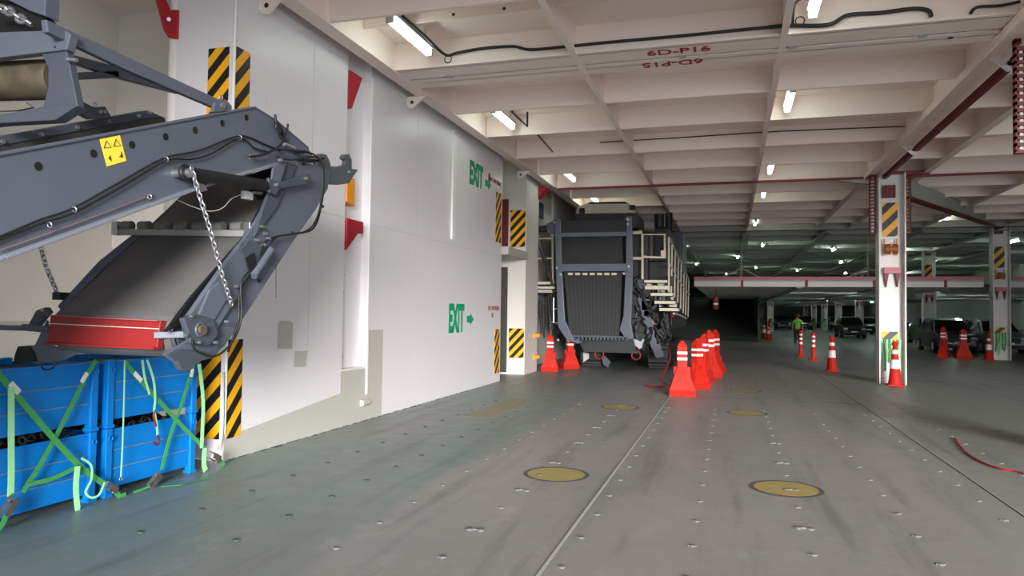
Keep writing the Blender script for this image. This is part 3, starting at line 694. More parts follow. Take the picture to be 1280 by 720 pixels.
place(cone, (2.99, 24.1, 0), 'orange cone alone on the open deck left of the near pillar', 'traffic cone', group=G1)
place(cone, (9.94, 33.6-.3, 0), 'orange cone in front of the second parked car, left of second pillar', 'traffic cone', group=G1)
place(post, (3.05, 29.8, 0), 'slim orange post, nearer of the two left of the lone cone', 'delineator post', group=G2)
place(post, (2.83, 32.4, 0), 'slim orange post standing just beside the person', 'delineator post', group=G2)
place(cone, (2.50, 51.9, 0), 'distant red cone at the foot of the dark ramp, nearest of three', 'traffic cone', .3, group=G1)
place(bar, (-0.96, 15.4, 0), 'front red barrier post beside the crusher, two white bands facing', 'barrier post', 0.15, group=G3)
place(bar, (-0.72, 16.95, 0), 'second red barrier post from the front beside the crusher', 'barrier post', 0.9, 1.0, group=G3)
place(bar, (-0.62, 18.4, 0), 'third red barrier post from the front beside the crusher', 'barrier post', 1.3, 1.06, group=G3)
place(bar, (-0.55, 20.0, 0), 'fourth red barrier post from the front beside the crusher', 'barrier post', 0.5, 1.12, group=G3)
place(bar, (-0.42, 21.4, 0), 'rearmost red barrier post on the right side of the crusher', 'barrier post', 1.1, 1.1, group=G3)
place(bar, (-4.95, 20.3-.1, 0), 'red barrier post between the striped column and the crusher', 'barrier post', 0.1, .92, group=G3)
place(bar, (-4.62, 21.3, 0), 'shaded red barrier post half behind the left one by the crusher', 'barrier post', 0.6, .95, group=G3)
place(bar, (9.28, 34.2, 0), 'red barrier post with two white bands in front of parked cars', 'barrier post', 0.0, 1.08, group=G3)
place(bar, (8.65, 34.6, 0), 'dark red barrier post turned sideways, leftmost in front of parked cars', 'barrier post', 1.2, 1.15, group=G3)
place(bar, (9.15, 36.4, 0), 'red barrier post behind the others in front of parked cars', 'barrier post', 1.5, 1.0, group=G3)
place(cone, (2.65, 54.5, 0), 'distant red cone at the ramp foot, middle of three', 'traffic cone', .5, 1.2, group=G1)
place(cone, (2.25, 53.3, 0), 'distant red cone at the ramp foot, leftmost of three', 'traffic cone', .2, 1.1, group=G1)
cable([(p.x, p.y, 0.012) for p in (on_z(*q, 0) for q in ((1194, 549), (1203, 562), (1215, 572), (1232, 581), (1250, 587), (1268, 590), (1284, 594)))], 0.011, 'hose', 'thin red hose lying curved on the deck at right', M_redcable, 'hose')

# ------------------------------------------------------------------ blue crates
CX0, CX1 = -6.35, -5.28
def make_crate(L, lab, z0, y0):
    t = empty('steel_crate', (CX1, y0, z0)); tag(t, lab, 'crate', 'stacked blue steel crates')
    def B(mb, n, m, b=0):
        o = mb.build(n, m, t, bevel=b); o.matrix_parent_inverse = Matrix.Identity(4); return o
    D = CX0-CX1; Hp = 0.575
    # four corner posts
    for yy_ in (0.0, L-0.07):
        for xx_ in (D, -0.07):
            B(MB().box(xx_, xx_+0.07, yy_, yy_+0.07, 0.0, 0.605), 'corner_post', M_blue, 0.006)
            B(MB().box(xx_-0.01, xx_+0.08, yy_-0.01, yy_+0.08, 0.0, 0.03), 'foot', M_blue, 0.004)
    # side panels with pressed ribs
    def panel(x0, x1, y0_, y1_, along):
        m = MB(); m.box(x0, x1, y0_, y1_, 0.085, Hp); r = MB()
        for z in (0.235, 0.40):
            if along == 'y': r.box(x1-0.002, x1+0.010, y0_+0.02, y1_-0.02, z, z+0.012)
            else: r.box(x0+0.02, x1-0.02, y0_-0.010, y0_+0.002, z, z+0.012)
        q = B(m, 'side_panel', M_blue, 0.004); s_ = r.build('rib', M_bluedk, q)
    panel(-0.045, -0.025, 0.07, L-0.07, 'y'); panel(D+0.025, D+0.045, 0.07, L-0.07, 'y')
    panel(D+0.07, -0.07, 0.025, 0.045, 'x'); panel(D+0.07, -0.07, L-0.045, L-0.025, 'x')
    B(MB().box(D+0.03, -0.03, 0.03, L-0.03, 0.07, 0.10), 'bottom_plate', M_blue)
    for q0 in (-0.05, D+.02): B(MB().box(q0, q0+0.03, 0.07, L-0.07, Hp, Hp+0.02), 'top_rail', M_blue, 0.004)
    B(MB().ring((0.012, 0.035, 0.52), (1, 0, 0), 0.022, 0.006, 12).ring((0.012, L-0.035, 0.52), (1, 0, 0), 0.022, 0.006, 12), 'lifting_eye', M_blue)
    return t
L1, L2 = 1.22, 1.12
make_crate(L1, 'lower blue steel crate of the left stack, partly out of frame', 0.0, 3.78)
make_crate(L1, 'upper blue steel crate of the left stack, under the folded conveyor', 0.61, 3.78)
make_crate(L2, 'lower blue steel crate of the right stack, nearest the warning stripes', 0.0, 5.10)
make_crate(L2, 'upper blue steel crate of the right stack, nearest the warning stripes', 0.61, 5.10)
for y0, L, lab in ((3.78, L1, 'dark chain pile filling the lower crate of the left stack'), (5.10, L2, 'dark chain pile filling the lower crate of the right stack')):
    m = MB()
    for k in range(170):
        c = Vector((random.uniform(-6.2, -5.36), random.uniform(y0+.12, y0+L-.12), random.uniform(0.50, 0.64)))
        ax = Vector((random.uniform(-1, 1), random.uniform(-1, 1), random.uniform(-1, 1)))
        m.ring(c, ax, 0.03, 0.010, 10, 5)
    m.box(-6.25, -5.36, y0+0.1, y0+L-0.1, 0.10, 0.52)
    tag(m.build('chain_pile', M_rubber), lab, 'chain', 'chain piles in the crates', 'stuff')
for y0, L, lab in ((3.78, L1, 'dark sheet covering the load of the upper left crate'), (5.10, L2, 'dark sheet covering the load of the upper right crate')):
    m = MB(); nn_ = 10; vs = []; fs = []
    for i in range(nn_+1):
        for j in range(nn_+1): vs.append((-6.30+0.96*i/nn_, y0+0.06+(L-0.12)*j/nn_, 1.14+random.uniform(-0.012, 0.012)))
    for i in range(nn_):
        for j in range(nn_): a_ = i*(nn_+1)+j; fs.append((a_, a_+nn_+1, a_+nn_+2, a_+1))
    m.add(vs, fs, True); o = m.build('cover_sheet', M_rubber); so = o.modifiers.new('s', 'SOLIDIFY'); so.thickness = 0.006; tag(o, lab, 'sheet')
t = MB().prism([on_x(*p, -5.36) for p in ((197, 514), (216, 507), (237, 504), (242, 511), (238, 517), (205, 520))], (-0.02, 0, 0)).build('grey_sheet', M_patch); tag(t, 'grey plastic sheet poking out between the right stack crates', 'sheet')
# ------------------------------------------------------------------ lashing straps
SX = -5.215
def strap(px, lab, m=M_green, w=0.05, X=SX, wv=(0, 1, 0.4), patch=None, cat='strap', smooth=True):
    P = [on_x(*p[:2], X if len(p) < 3 else p[2]) for p in px]
    for q in P:
        if q.z < 0.012: q.z = 0.012
    pts = smooth_path(P, 5) if smooth else P
    o = MB().ribbon(pts, [Vector((0, -(pts[min(i+1, len(pts)-1)]-pts[max(i-1, 0)]).z, (pts[min(i+1, len(pts)-1)]-pts[max(i-1, 0)]).y)) + Vector((0.0001, 0, 0)) for i in range(len(pts))], w, 0.005).build('lashing_strap', m)
    tag(o, lab, cat, 'green lashing straps')
    if patch:
        a, b = on_x(*patch[0], X+0.004), on_x(*patch[1], X+0.004); d = b-a
        MB().ribbon([a, b], Vector((0, -d.z, d.y)), w*0.98, 0.004).build('white_label', M_white, o)
    return o
strap([(-6, 462), (15, 487), (60, 540), (100, 583), (133, 607)], 'wide green strap crossing the left stack down to the right', patch=((13, 479), (24, 491)), w=0.048)
strap([(120, 450), (106, 474), (78, 530), (50, 582), (33, 607)], 'green strap crossing the left stack down to the left', patch=((109, 466), (102, 478)), w=0.04, X=SX-0.012)
strap([(14, 484), (14, 540), (14, 600), (13, 620)], 'pale green strap hanging straight down on the left stack', M_ltgreen, 0.05, X=SX+0.012)
strap([(29, 616), (36, 606), (60, 600), (80, 592), (97, 583)], 'slack green strap end running from ratchet to the crossing', M_green, 0.035, X=SX+0.02)
strap([(97, 583), (95, 610), (97, 635), (98, 650)], 'pale green loose strap tail hanging to the deck before left stack', M_ltgreen, 0.05, X=SX+0.04)
strap([(102, 573), (114, 582), (114, 600), (107, 615), (114, 622), (124, 618), (131, 603)], 'pale green loop of slack strap near the stack corner', M_ltgreen, 0.018, X=SX+0.04)
strap([(156, 452), (172, 472), (205, 508), (235, 540), (258, 562)], 'green strap crossing the right stack down to the right', patch=((168, 466), (177, 476)), w=0.042)
strap([(242, 456), (230, 497), (213, 545), (202, 588)], 'green strap crossing the right stack down to the left', patch=((241, 461), (239, 471)), w=0.04, X=SX-0.012)
strap([(156, 450), (155, 500), (153, 560), (151, 597)], 'thin pale green strap hanging straight on the right stack', M_ltgreen, 0.012, X=SX+0.005)
strap([(178, 450), (181, 472), (187, 493)], 'pale green strap tail hanging in front of the right stack, left of two', M_ltgreen, 0.022, X=SX+0.014)
strap([(184, 450), (192, 475), (194, 500), (193, 512), (196, 532), (197, 545)], 'pale green strap tail ending in a hook on the right stack', M_ltgreen, 0.022, X=SX+0.02)
strap([(249, 455), (254, 500), (253, 540), (252, 560)], 'pale green strap hanging in front of the warning stripes', M_ltgreen, 0.045, X=SX+0.01)
strap([(256, 560), (255, 580), (257, 596)], 'pale green strap tail reaching the deck by the stripes', M_ltgreen, 0.06, X=SX+0.04)
def ratchet(px, py, ang, lab, X=SX+0.03, s=1.0):
    c = on_x(px, py, X); c.z = max(c.z, 0.05)
    t = empty('ratchet_buckle', tuple(c)); tag(t, lab, 'ratchet', 'ratchet buckles on the lashing straps')
    d = Vector((0, math.cos(ang), math.sin(ang))); n = Vector((0, -math.sin(ang), math.cos(ang))); x = Vector((1, 0, 0))
    def B(mb, nm, m): o = mb.build(nm, m, t); o.matrix_parent_inverse = Matrix.Identity(4)
    for k in (-1, 1):
        B(MB().prism([(d*a+n*(0.028*k)+x*b)*s for a, b in ((-0.08, -0.012), (0.05, -0.012), (0.08, 0.005), (0.05, 0.03), (-0.02, 0.03), (-0.08, 0.008))], n*0.004*s), 'side_plate', M_steel)
    B(MB().tube([(-n*0.034+d*0.03+x*0.01)*s, (n*0.034+d*0.03+x*0.01)*s], 0.011*s, 8).tube([(-n*0.034-d*0.065)*s, (n*0.034-d*0.065)*s], 0.008*s, 8), 'spindle', M_silver)
    B(MB().prism([(d*a+n*b+x*0.032)*s for a, b in ((-0.06, -0.02), (0.05, -0.02), (0.05, 0.02), (-0.06, 0.02))], x*0.004*s), 'handle', M_steel)
    return t
ratchet(11, 633, math.radians(55), 'ratchet buckle at the lower left edge of the frame', s=1.15)
ratchet(139, 610, math.radians(-35), 'ratchet buckle at the corner between the two crate stacks')
ratchet(193, 600, math.radians(40), 'ratchet buckle low in front of the right stack', s=1.1)
ratchet(268, 572, math.radians(-30), 'ratchet buckle below the warning stripes', s=1.2)
strap([(143, 613), (150, 622), (157, 630)], 'short green strap from the corner ratchet into the deck', M_green, 0.045, X=SX+0.04)
strap([(8, 645), (3, 655), (-3, 663)], 'short green strap below the leftmost ratchet', M_green, 0.04, X=SX+0.04)
strap([(187, 608), (177, 612), (167, 624)], 'thin green strap from the low ratchet to a deck socket', M_green, 0.02, X=SX+0.04)
strap([(274, 575), (280, 588)], 'short green strap below the stripes ending at the deck', M_green, 0.05, X=SX+0.04)
tag(MB().ribbon([on_z(*p, 0.008) for p in ((201, 608), (225, 606), (262, 597))], Vector((0.3, 1, 0)), 0.03, 0.004).build('lashing_strap', M_green), 'green strap lying flat on the deck before the right stack', 'strap', 'green lashing straps')
m = MB().tube(smooth_path([on_x(*p, SX+0.03) for p in ((197, 544), (199, 552), (196, 556), (192, 552))], 5), 0.010, 8)
tag(m.build('strap_hook', M_darkred), 'dark red hook at the end of a strap on the right stack', 'hook')
m = MB().tube(smooth_path([on_x(*p, SX+0.02) for p in ((194, 512), (192, 520), (195, 533))], 5), 0.009, 8)
tag(m.build('strap_hook', M_redsteel), 'small red hook where two strap tails meet on the right stack', 'hook')
m = MB().ring(on_x(151, 599, SX+0.02), (1, 0, 0), 0.016, 0.005, 12); tag(m.build('strap_ring', M_silver), 'small ring at the foot of the thin hanging strap', 'ring')
cable([on_x(*p, XW+0.03) for p in ((279, 465), (279, 520), (277, 548), (272, 562))], 0.009, 'cord', 'thin grey cord hanging over the corner stripes', M_patch, 'cord')

# ------------------------------------------------------------------ folded conveyor (foreground machine)
mc = empty('mobile_conveyor'); tag(mc, 'slate grey folding conveyor boom with black belt hanging over the blue crates', 'conveyor')
XB = -3.75   # outer face of the near side plate
XF = -4.98   # far side plate
def PX(pts, X): return [on_x(px, py, X) for px, py in pts]
def plate(px, X, th, name, m=M_slate, bevel=0.006, parent=None): return MB().prism(PX(px, X), (-th, 0, 0)).build(name, m, parent or mc, bevel=bevel)
prof = [Vector((XB, 1.0, 1.765)), on_x(0, 190, XB), on_x(318, 133, XB), on_x(345, 150, XB), on_x(385, 184, XB), on_x(396, 204, XB), on_x(345, 206, XB), on_x(300, 219, XB), on_x(235, 240, XB), on_x(0, 325, XB), Vector((XB, 1.0, 1.12))]
nb = MB().prism(prof, (-0.02, 0, 0)).build('boom_side', M_slate, mc, bevel=0.004)
fp = [Vector((XF, p.y, p.z)) for p in prof]
MB().prism(fp, (0.02, 0, 0)).build('boom_side', M_slate, mc, bevel=0.004)
def strip(pts, x0, x1, th, name, m, parent=None, bevel=0):
    mb = MB(); P = [Vector(p) for p in pts]
    for a, b in zip(P[:-1], P[1:]):
        d = (b-a).normalized(); n = Vector((0, -d.z, d.y))*th
        mb.prism([Vector((x0, a.y, a.z)), Vector((x0, b.y, b.z)), Vector((x0, b.y, b.z))+n, Vector((x0, a.y, a.z))+n], (x1-x0, 0, 0))
    return mb.build(name, m, parent or mc, bevel=bevel)
strip([prof[0], prof[2], prof[3], prof[4]], XB-0.08, XB+0.012, -0.014, 'top_flange', M_slate, bevel=0.004)
strip([prof[10], prof[9], prof[8], prof[7], prof[6]], XB-0.02, XB+0.05, 0.022, 'bottom_flange', mat('slate_edge', (122, 126, 136), 0.3, noise=0.04), bevel=0.005)
strip([fp[0], fp[2], fp[3], fp[4]], XF, XF+0.08, -0.014, 'top_flange', M_slate)
for px, py in ((48, 208), (117, 192), (165, 181), (207, 171), (244, 163), (278, 154), (308, 147)):
    c = on_x(px, py, XB); MB().tube([c-Vector((0.01, 0, 0)), c+Vector((0.002, 0, 0))], 0.026, 18).build('hole', M_cable, nb)
wlb = plate([(125, 174), (150, 169), (158, 201), (134, 208)], XB+0.003, 0.003, 'warning_label', M_yellow, 0, nb)
for tri in (((130, 185), (133, 176), (139, 184)), ((142, 183), (145, 174), (151, 182))):
    a = PX(tri, XB+0.005)
    MB().tube([a[0], a[1], a[2], a[0]], 0.0022, 5).build('label_mark', M_cable, wlb)
MB().prism(PX(((136, 198), (138, 194), (140, 202)), XB+0.005), (-0.002, 0, 0)).prism(PX(((148, 196), (151, 195), (152, 189), (154, 197)), XB+0.005), (-0.002, 0, 0)).build('label_mark', M_cable, wlb)
# belt of the boom, inside the plates, and the bolted rubber skirt
tA, tB = Vector((0, 1.0, 1.70)), Vector((0, 5.3, 3.36))
MB().prism([(XF+0.03, 1.0, 1.62), (XF+0.03, 5.4, 3.30), (XF+0.03, 5.4, 3.26), (XF+0.03, 1.0, 1.58)], (1.16, 0, 0)).build('boom_belt', M_belt, mc)
sk = MB().prism(PX(((-60, 192), (0, 173), (185, 139), (206, 147), (209, 158), (120, 175), (0, 205), (-60, 220)), -4.35), (-0.05, 0, 0)).build('rubber_skirt', M_skirt, mc, bevel=0.006)
MB().prism(PX(((-60, 190), (0, 171), (185, 138), (206, 147), (190, 147), (0, 182), (-60, 201)), -4.34), (-0.09, 0, 0)).build('skirt_clamp', M_slate2, mc, bevel=0.003)
for px, py in ((3, 177), (51, 168), (96, 159), (136, 152), (172, 145), (186, 141)): c = on_x(px, py, -4.34); MB().tube([c, c+Vector((0.015, 0, 0))], 0.014, 8).build('bolt', M_silver, sk)
# rear support off the frame
MB().box(XF, XB, 0.3, 1.2, 1.05, 1.75).build('boom_root', M_slate, mc, bevel=0.02)
for x in (XF+0.12, XB-0.12): MB().box(x-0.06, x+0.06, 0.4, 0.55, 0.04, 1.1).build('support_leg', M_slate2, mc); MB().box(x-0.15, x+0.15, 0.3, 0.65, 0.0, 0.04).build('foot_plate', M_slate2, mc)
# boom tip: inner dark box
MB().prism(PX(((300, 222), (345, 208), (396, 205), (372, 232), (340, 246), (325, 250)), XB-0.12), (-0.02, 0, 0)).build('inner_plate', M_black, mc)
# folding frame
frame_px = [(352, 198), (396, 206), (413, 214), (410, 236), (395, 262), (370, 297), (345, 335), (300, 405), (281, 432), (262, 448), (222, 455), (205, 443), (218, 436), (238, 424), (236, 402), (250, 378), (262, 358), (287, 322), (316, 284), (331, 258), (345, 238)]
ff = plate(frame_px, XB+0.045, 0.03, 'folding_frame', M_slate)
ffar = MB().bar((XF-0.015, 4.36, 1.56), (XF-0.015, 6.0, 2.99), 0.03, 0.16).build('folding_frame', M_slate, mc, bevel=0.006)
plate([(330, 258), (352, 200), (372, 206), (345, 262), (318, 296)], XB+0.075, 0.03, 'hinge_plate', M_slate2)
plate([(287, 322), (300, 305), (322, 322), (318, 340), (268, 418), (232, 400), (255, 367)], XB+0.085, 0.04, 'tensioner_housing', M_slate, 0.012)
plate([(300, 312), (312, 300), (332, 310), (318, 335)], XB+0.10, 0.03, 'tensioner_block', M_slate2, 0.008)
plate([(262, 362), (275, 352), (292, 362), (262, 412), (245, 402)], XB+0.10, 0.02, 'cover_plate', M_slate, 0.01)
plate([(308, 322), (318, 316), (321, 330), (312, 338)], XB+0.112, 0.014, 'slot_mark', M_black, 0)
c0 = on_x(252, 412, XB+0.13)
MB().prism(PX(((230, 398), (246, 392), (268, 399), (274, 418), (262, 432), (240, 430)), XB+0.115), (-0.05, 0, 0)).build('bearing_housing', M_slate2, mc, bevel=0.01)
MB().tube([c0-Vector((0.05, 0, 0)), c0+Vector((0.02, 0, 0))], 0.036, 18).build('drum_shaft', M_steel, mc)
MB().ring(c0-Vector((0.01, 0, 0)), (1, 0, 0), 0.046, 0.008).build('bearing_ring', M_slate, mc)
for px, py in ((240, 395), (249, 428), (270, 428), (233, 419), (296, 358), (284, 402)): c = on_x(px, py, XB+0.12); MB().tube([c-Vector((0.02, 0, 0)), c+Vector((0.012, 0, 0))], 0.012, 8).build('bolt', M_silver, mc)
plate([(222, 452), (210, 444), (226, 436), (262, 440), (280, 432), (268, 447), (248, 452), (238, 464), (228, 463)], XB+0.06, 0.05, 'frame_nose', M_slate2, 0.006)
# inner rail along the belt
mb = MB().prism(PX(((208, 415), (240, 372), (310, 292), (326, 262), (330, 275), (262, 356), (222, 408)), XB-0.02), (-0.03, 0, 0)); mb.build('inner_rail', M_black, mc)
# far frame visible edge
MB().tube([on_x(178, 290, XF-0.0), on_x(128, 330, XF), on_x(78, 385, XF)], 0.035, 10).build('far_rail', M_slate, mc)
MB().box(-5.06, -4.98, 4.33, 4.42, 1.74, 1.80).build('rail_knob', M_black, mc)
# drum and belt of the folded section
DC = Vector((0, 4.42, 1.515)); DR = 0.185
bx0, bx1 = -4.93, -3.84
sl = math.radians(40.5)
nrm = Vector((0, -math.sin(sl), math.cos(sl))); dr = Vector((0, math.cos(sl), math.sin(sl)))
Lb = 2.05
path = []
for k in range(5): path.append(DC+nrm*DR+dr*(Lb*(1-k/4)))
a0 = math.atan2(nrm.z, nrm.y)
for k in range(1, 14): a = a0+PI*k/14; path.append(DC+Vector((0, math.cos(a), math.sin(a)))*DR)
for k in range(5): path.append(DC-nrm*DR+dr*(Lb*k/4))
path = [Vector(((bx0+bx1)/2, p.y, p.z)) for p in path]
b_ = MB().ribbon(path, Vector((1, 0, 0)), bx1-bx0, 0.014).build('folded_belt', M_belt, mc)
for p in b_.data.polygons: p.use_smooth = False
MB().tube([DC+Vector((bx0+0.02, 0, 0)), DC+Vector((bx1-0.02, 0, 0))], DR-0.02, 32).build('drum', M_black, mc)
MB().ring(DC+Vector((bx1-0.0, 0, 0)), (1, 0, 0), DR-0.02, 0.014, 32).build('drum_rim', M_slate2, mc)
MB().tube([DC+Vector((bx1-0.01, 0, 0)), DC+Vector((bx1+0.02, 0, 0))], DR-0.04, 28).build('drum_end', M_slate2, mc)
MB().tube([DC+Vector((XF-0.05, 0, 0)), DC+Vector((XB+0.1, 0, 0))], 0.03, 14).build('drum_axle', M_steel, mc)
# roller cross beam
ra, rb = on_y(147, 290, 5.02), on_y(312, 292, 5.02)
rc = empty('tmp'); bpy.data.objects.remove(rc)
MB().bar(ra, rb, 0.05, 0.055).build('cross_beam', mat('pale_grey_steel', (150, 150, 146), 0.45, 0.2), mc, bevel=0.005)
for k in range(7):
    p = ra.lerp(rb, 0.08+k*0.14)+Vector((0, 0.0, 0.055))
    MB().tube([p-Vector((0.055, 0, 0)), p+Vector((0.045, 0, 0))], 0.042, 14).build('roller', mat('roller_grey', (118, 118, 116), 0.5, 0.2) if k == 0 else bpy.data.materials['roller_grey'], mc)
for p in (ra, rb): MB().box(p.x-0.03, p.x+0.03, p.y-0.04, p.y+0.03, p.z-0.03, p.z+0.09).build('roller_bracket', M_silver, mc, bevel=0.004)
# red scraper guard
YS = 4.18
q = [on_y(*p, YS) for p in ((63, 394), (201, 401), (196, 437), (58, 431))]
gd = MB().prism([q[0], q[1], q[2], q[3]], (0, 0.06, 0)).build('red_guard', M_redsteel, mc, bevel=0.006)
MB().bar(q[0].lerp(q[3], 0.0)+Vector((0, -0.012, 0)), q[1].lerp(q[2], 0.0)+Vector((0, -0.012, 0)), 0.05, 0.006).build('guard_lip', mat('pale_red', (170, 90, 88), 0.6), gd)  # lip in a paler red than the guard
MB().bar(q[0].lerp(q[3], 0.28)-Vector((0, 0.004, 0)), q[1].lerp(q[2], 0.28)-Vector((0, 0.004, 0)), 0.006, 0.006).build('guard_edge', M_patch, gd)
MB().bar(q[3]+Vector((0, -0.01, 0.01)), q[2]+Vector((0, -0.01, 0.01)), 0.04, 0.016).build('guard_edge', M_redsteel, gd)
g1, g2 = on_y(192, 419, 4.16), on_y(236, 418, 4.26)
MB().bar(g1, Vector((XB+0.05, 4.34, g2.z)), 0.03, 0.05).build('guard_arm', M_slate, mc, bevel=0.006)
g1, g2 = on_y(60, 411, 4.20), on_y(-10, 409, 4.20)
MB().bar(g1, g2, 0.04, 0.04).build('guard_arm', M_slate, mc, bevel=0.006)
MB().bar(on_y(62, 412, 4.2), on_y(30, 409, 4.2), 0.05, 0.05).build('arm_sleeve', M_slate2, mc, bevel=0.006)
MB().prism([on_y(*p, 4.32) for p in ((58, 400), (44, 430), (28, 443), (44, 455), (80, 450), (100, 440), (75, 436), (62, 430))], (0, 0.02, 0)).build('far_nose_plate', M_slate, mc, bevel=0.004)
MB().prism([on_y(*p, 4.30) for p in ((34, 408), (45, 388), (56, 384), (60, 390), (50, 402), (42, 412))], (0, 0.05, 0)).build('far_bracket', M_slate2, mc, bevel=0.004)
MB().prism([on_y(*p, 4.30) for p in ((18, 444), (22, 433), (34, 432), (40, 440), (44, 452), (16, 455))], (0, 0.06, 0)).build('far_clamp', M_black, mc, bevel=0.004)
c = on_y(55, 387, 4.28); MB().tube([c, c+Vector((0, -0.02, 0))], 0.014, 8).build('bolt', M_silver, mc)
MB().tube(smooth_path([on_y(*p, 4.28) for p in ((52, 452), (53, 460), (60, 462), (68, 458), (69, 452))], 5), 0.006, 6).build('hose', M_cable, mc)
# hydraulic ram between boom and folding frame
XH = XB+0.10
a, b = on_x(232, 216, XH), on_x(338, 233, XH)
MB().tube([a, a.lerp(b, 0.92)], 0.046, 20).build('ram_barrel', M_black, mc); MB().tube([a.lerp(b, 0.92), b], 0.026, 14).build('ram_rod', M_silver, mc)
MB().tube([a+Vector((-0.11, 0, 0)), a+Vector((0.055, 0, 0))], 0.030, 14).build('ram_pin', M_silver, mc)
MB().ring(a, (1, 0, 0), 0.045, 0.018).build('ram_eye', M_black, mc)
plate([(336, 222), (350, 228), (388, 217), (390, 224), (385, 230), (350, 236), (345, 244), (337, 240)], XB+0.13, 0.03, 'link_plate', M_slate2, 0.006)
for px, py in ((346, 231), (383, 223), (351, 200), (238, 219)): c = on_x(px, py, XB+0.14); MB().tube([c-Vector((0.02, 0, 0)), c+Vector((0.01, 0, 0))], 0.016, 10).build('bolt', M_silver, mc)
plate([(337, 242), (342, 210), (352, 200), (358, 204), (350, 232)], XB+0.11, 0.02, 'link_arm', M_slate, 0.005)
# small fittings under the ram
MB().prism(PX(((250, 228), (256, 230), (260, 238), (252, 240), (246, 236)), XB+0.08), (-0.03, 0, 0)).build('hook_plate', M_silver, mc, bevel=0.004)
MB().box(*(lambda c: (c.x-0.05, c.x, c.y-0.05, c.y+0.05, c.z-0.035, c.z+0.03))(on_x(312, 244, XB-0.05))).build('sensor_box', M_white, mc, bevel=0.006)
MB().tube(smooth_path([on_x(*p, XB-0.05) for p in ((303, 243), (290, 248), (278, 260), (262, 264), (240, 258), (222, 250))]), 0.004, 6).build('sensor_wire', M_patch, mc)
MB().tube([on_x(316, 241, XB-0.03), on_x(327, 242, XB-0.03)], 0.012, 8).build('sensor_bracket', M_silver, mc)
# hook latch on the tip
plate([(396, 200), (402, 192), (408, 193), (412, 200), (414, 208), (425, 208), (432, 206), (433, 201), (429, 198), (431, 193), (437, 193), (440, 200), (440, 211), (448, 212), (441, 222), (437, 229), (424, 231), (412, 230), (405, 228), (400, 236), (394, 232), (398, 215)], XB+0.02, 0.05, 'hook_latch', mat('latch_grey', (84, 88, 94), 0.45, 0.2), 0.005)
for px, py in ((409, 216), (437, 215)): c = on_x(px, py, XB+0.03); MB().tube([c-Vector((0.02, 0, 0)), c+Vector((0.006, 0, 0))], 0.018, 12).build('latch_pin', M_silver, mc)
# hoses along the boom and round the tip
def hose(px, X, r, m=M_cable, name='hose'): return MB().tube(smooth_path([on_x(p[0], p[1], X if len(p) < 3 else p[2]) for p in px], 6), r, 7).build(name, m, mc)
hose([(-20, 303), (0, 296), (50, 275), (90, 261), (150, 228), (205, 198), (250, 188), (300, 170), (330, 180), (350, 188)], XB+0.02, 0.007)
hose([(-20, 305), (0, 299), (50, 280), (95, 265), (155, 232), (208, 201), (240, 199), (265, 192), (300, 173), (318, 185), (335, 190)], XB+0.025, 0.007)
hose([(0, 313), (60, 292), (120, 270), (190, 243)], XB+0.015, 0.004, mat('rust_line', (120, 90, 92), 0.6), 'rust_line')
hose([(312, 196), (330, 193), (350, 182), (358, 166), (360, 155)], XB+0.06, 0.010)
hose([(345, 152), (350, 170), (358, 178), (370, 190), (385, 190)], XB+0.05, 0.010)
hose([(345, 186), (365, 188), (385, 190), (400, 200), (405, 220), (402, 255), (392, 285), (370, 292), (345, 296), (330, 305), (318, 335), (300, 365), (298, 400), (285, 440)], XB+0.10, 0.009)
hose([(345, 196), (365, 200), (392, 196), (402, 205), (403, 240), (395, 275), (380, 290), (350, 295), (335, 308), (322, 330), (302, 352), (302, 395), (292, 425), (270, 445), (245, 438), (240, 425)], XB+0.12, 0.008)
hose([(372, 200), (395, 201), (404, 198)], XB+0.08, 0.014)
hose([(345, 330), (345, 352), (345, 372)], XB+0.06, 0.003)
for px, py in ((208, 199), (93, 262), (300, 172), (62, 281), (187, 246)): c = on_x(px, py, XB+0.03); MB().ring(c, (0, 1, .3), 0.016, 0.004, 12).build('hose_clip', M_silver, mc)
MB().tube([on_x(344, 143, XB+0.04), on_x(345, 160, XB+0.04)], 0.012, 8).tube([on_x(345, 152, XB+0.04), on_x(350, 165, XB+0.04)], 0.022, 8).tube([on_x(350, 160, XB+0.03), on_x(356, 172, XB+0.03)], 0.016, 8).build('valve', M_black, mc)
MB().tube([on_x(355, 180, XB+0.06), on_x(368, 186, XB+0.06)], 0.018, 10).build('hose_fitting', M_silver, mc)
for a_, b_ in (((312, 194), (322, 193)), ((312, 198), (322, 197))): MB().tube([on_x(*a_, XB+0.05), on_x(*b_, XB+0.05)], 0.008, 8).build('hose_fitting', M_silver, mc)
a, b = on_x(316, 345, XB+0.12), on_x(338, 312, XB+0.12)
MB().tube([a, b], 0.034, 14).build('accumulator', M_slate, mc)
for px, py in ((328, 283), (332, 292), (330, 306), (336, 298), (322, 300)): c = on_x(px, py, XB+0.10); MB().tube([c-Vector((0.02, 0, 0)), c+Vector((0.015, 0, 0))], 0.013, 8).build('bolt', M_silver, mc)
for px, py in ((404, 258), (366, 291), (324, 351), (380, 205)): c = on_x(px, py, XB+0.05); MB().tube([c-Vector((0.01, 0, 0)), c+Vector((0.003, 0, 0))], 0.014, 10).build('hole', M_cable, mc)
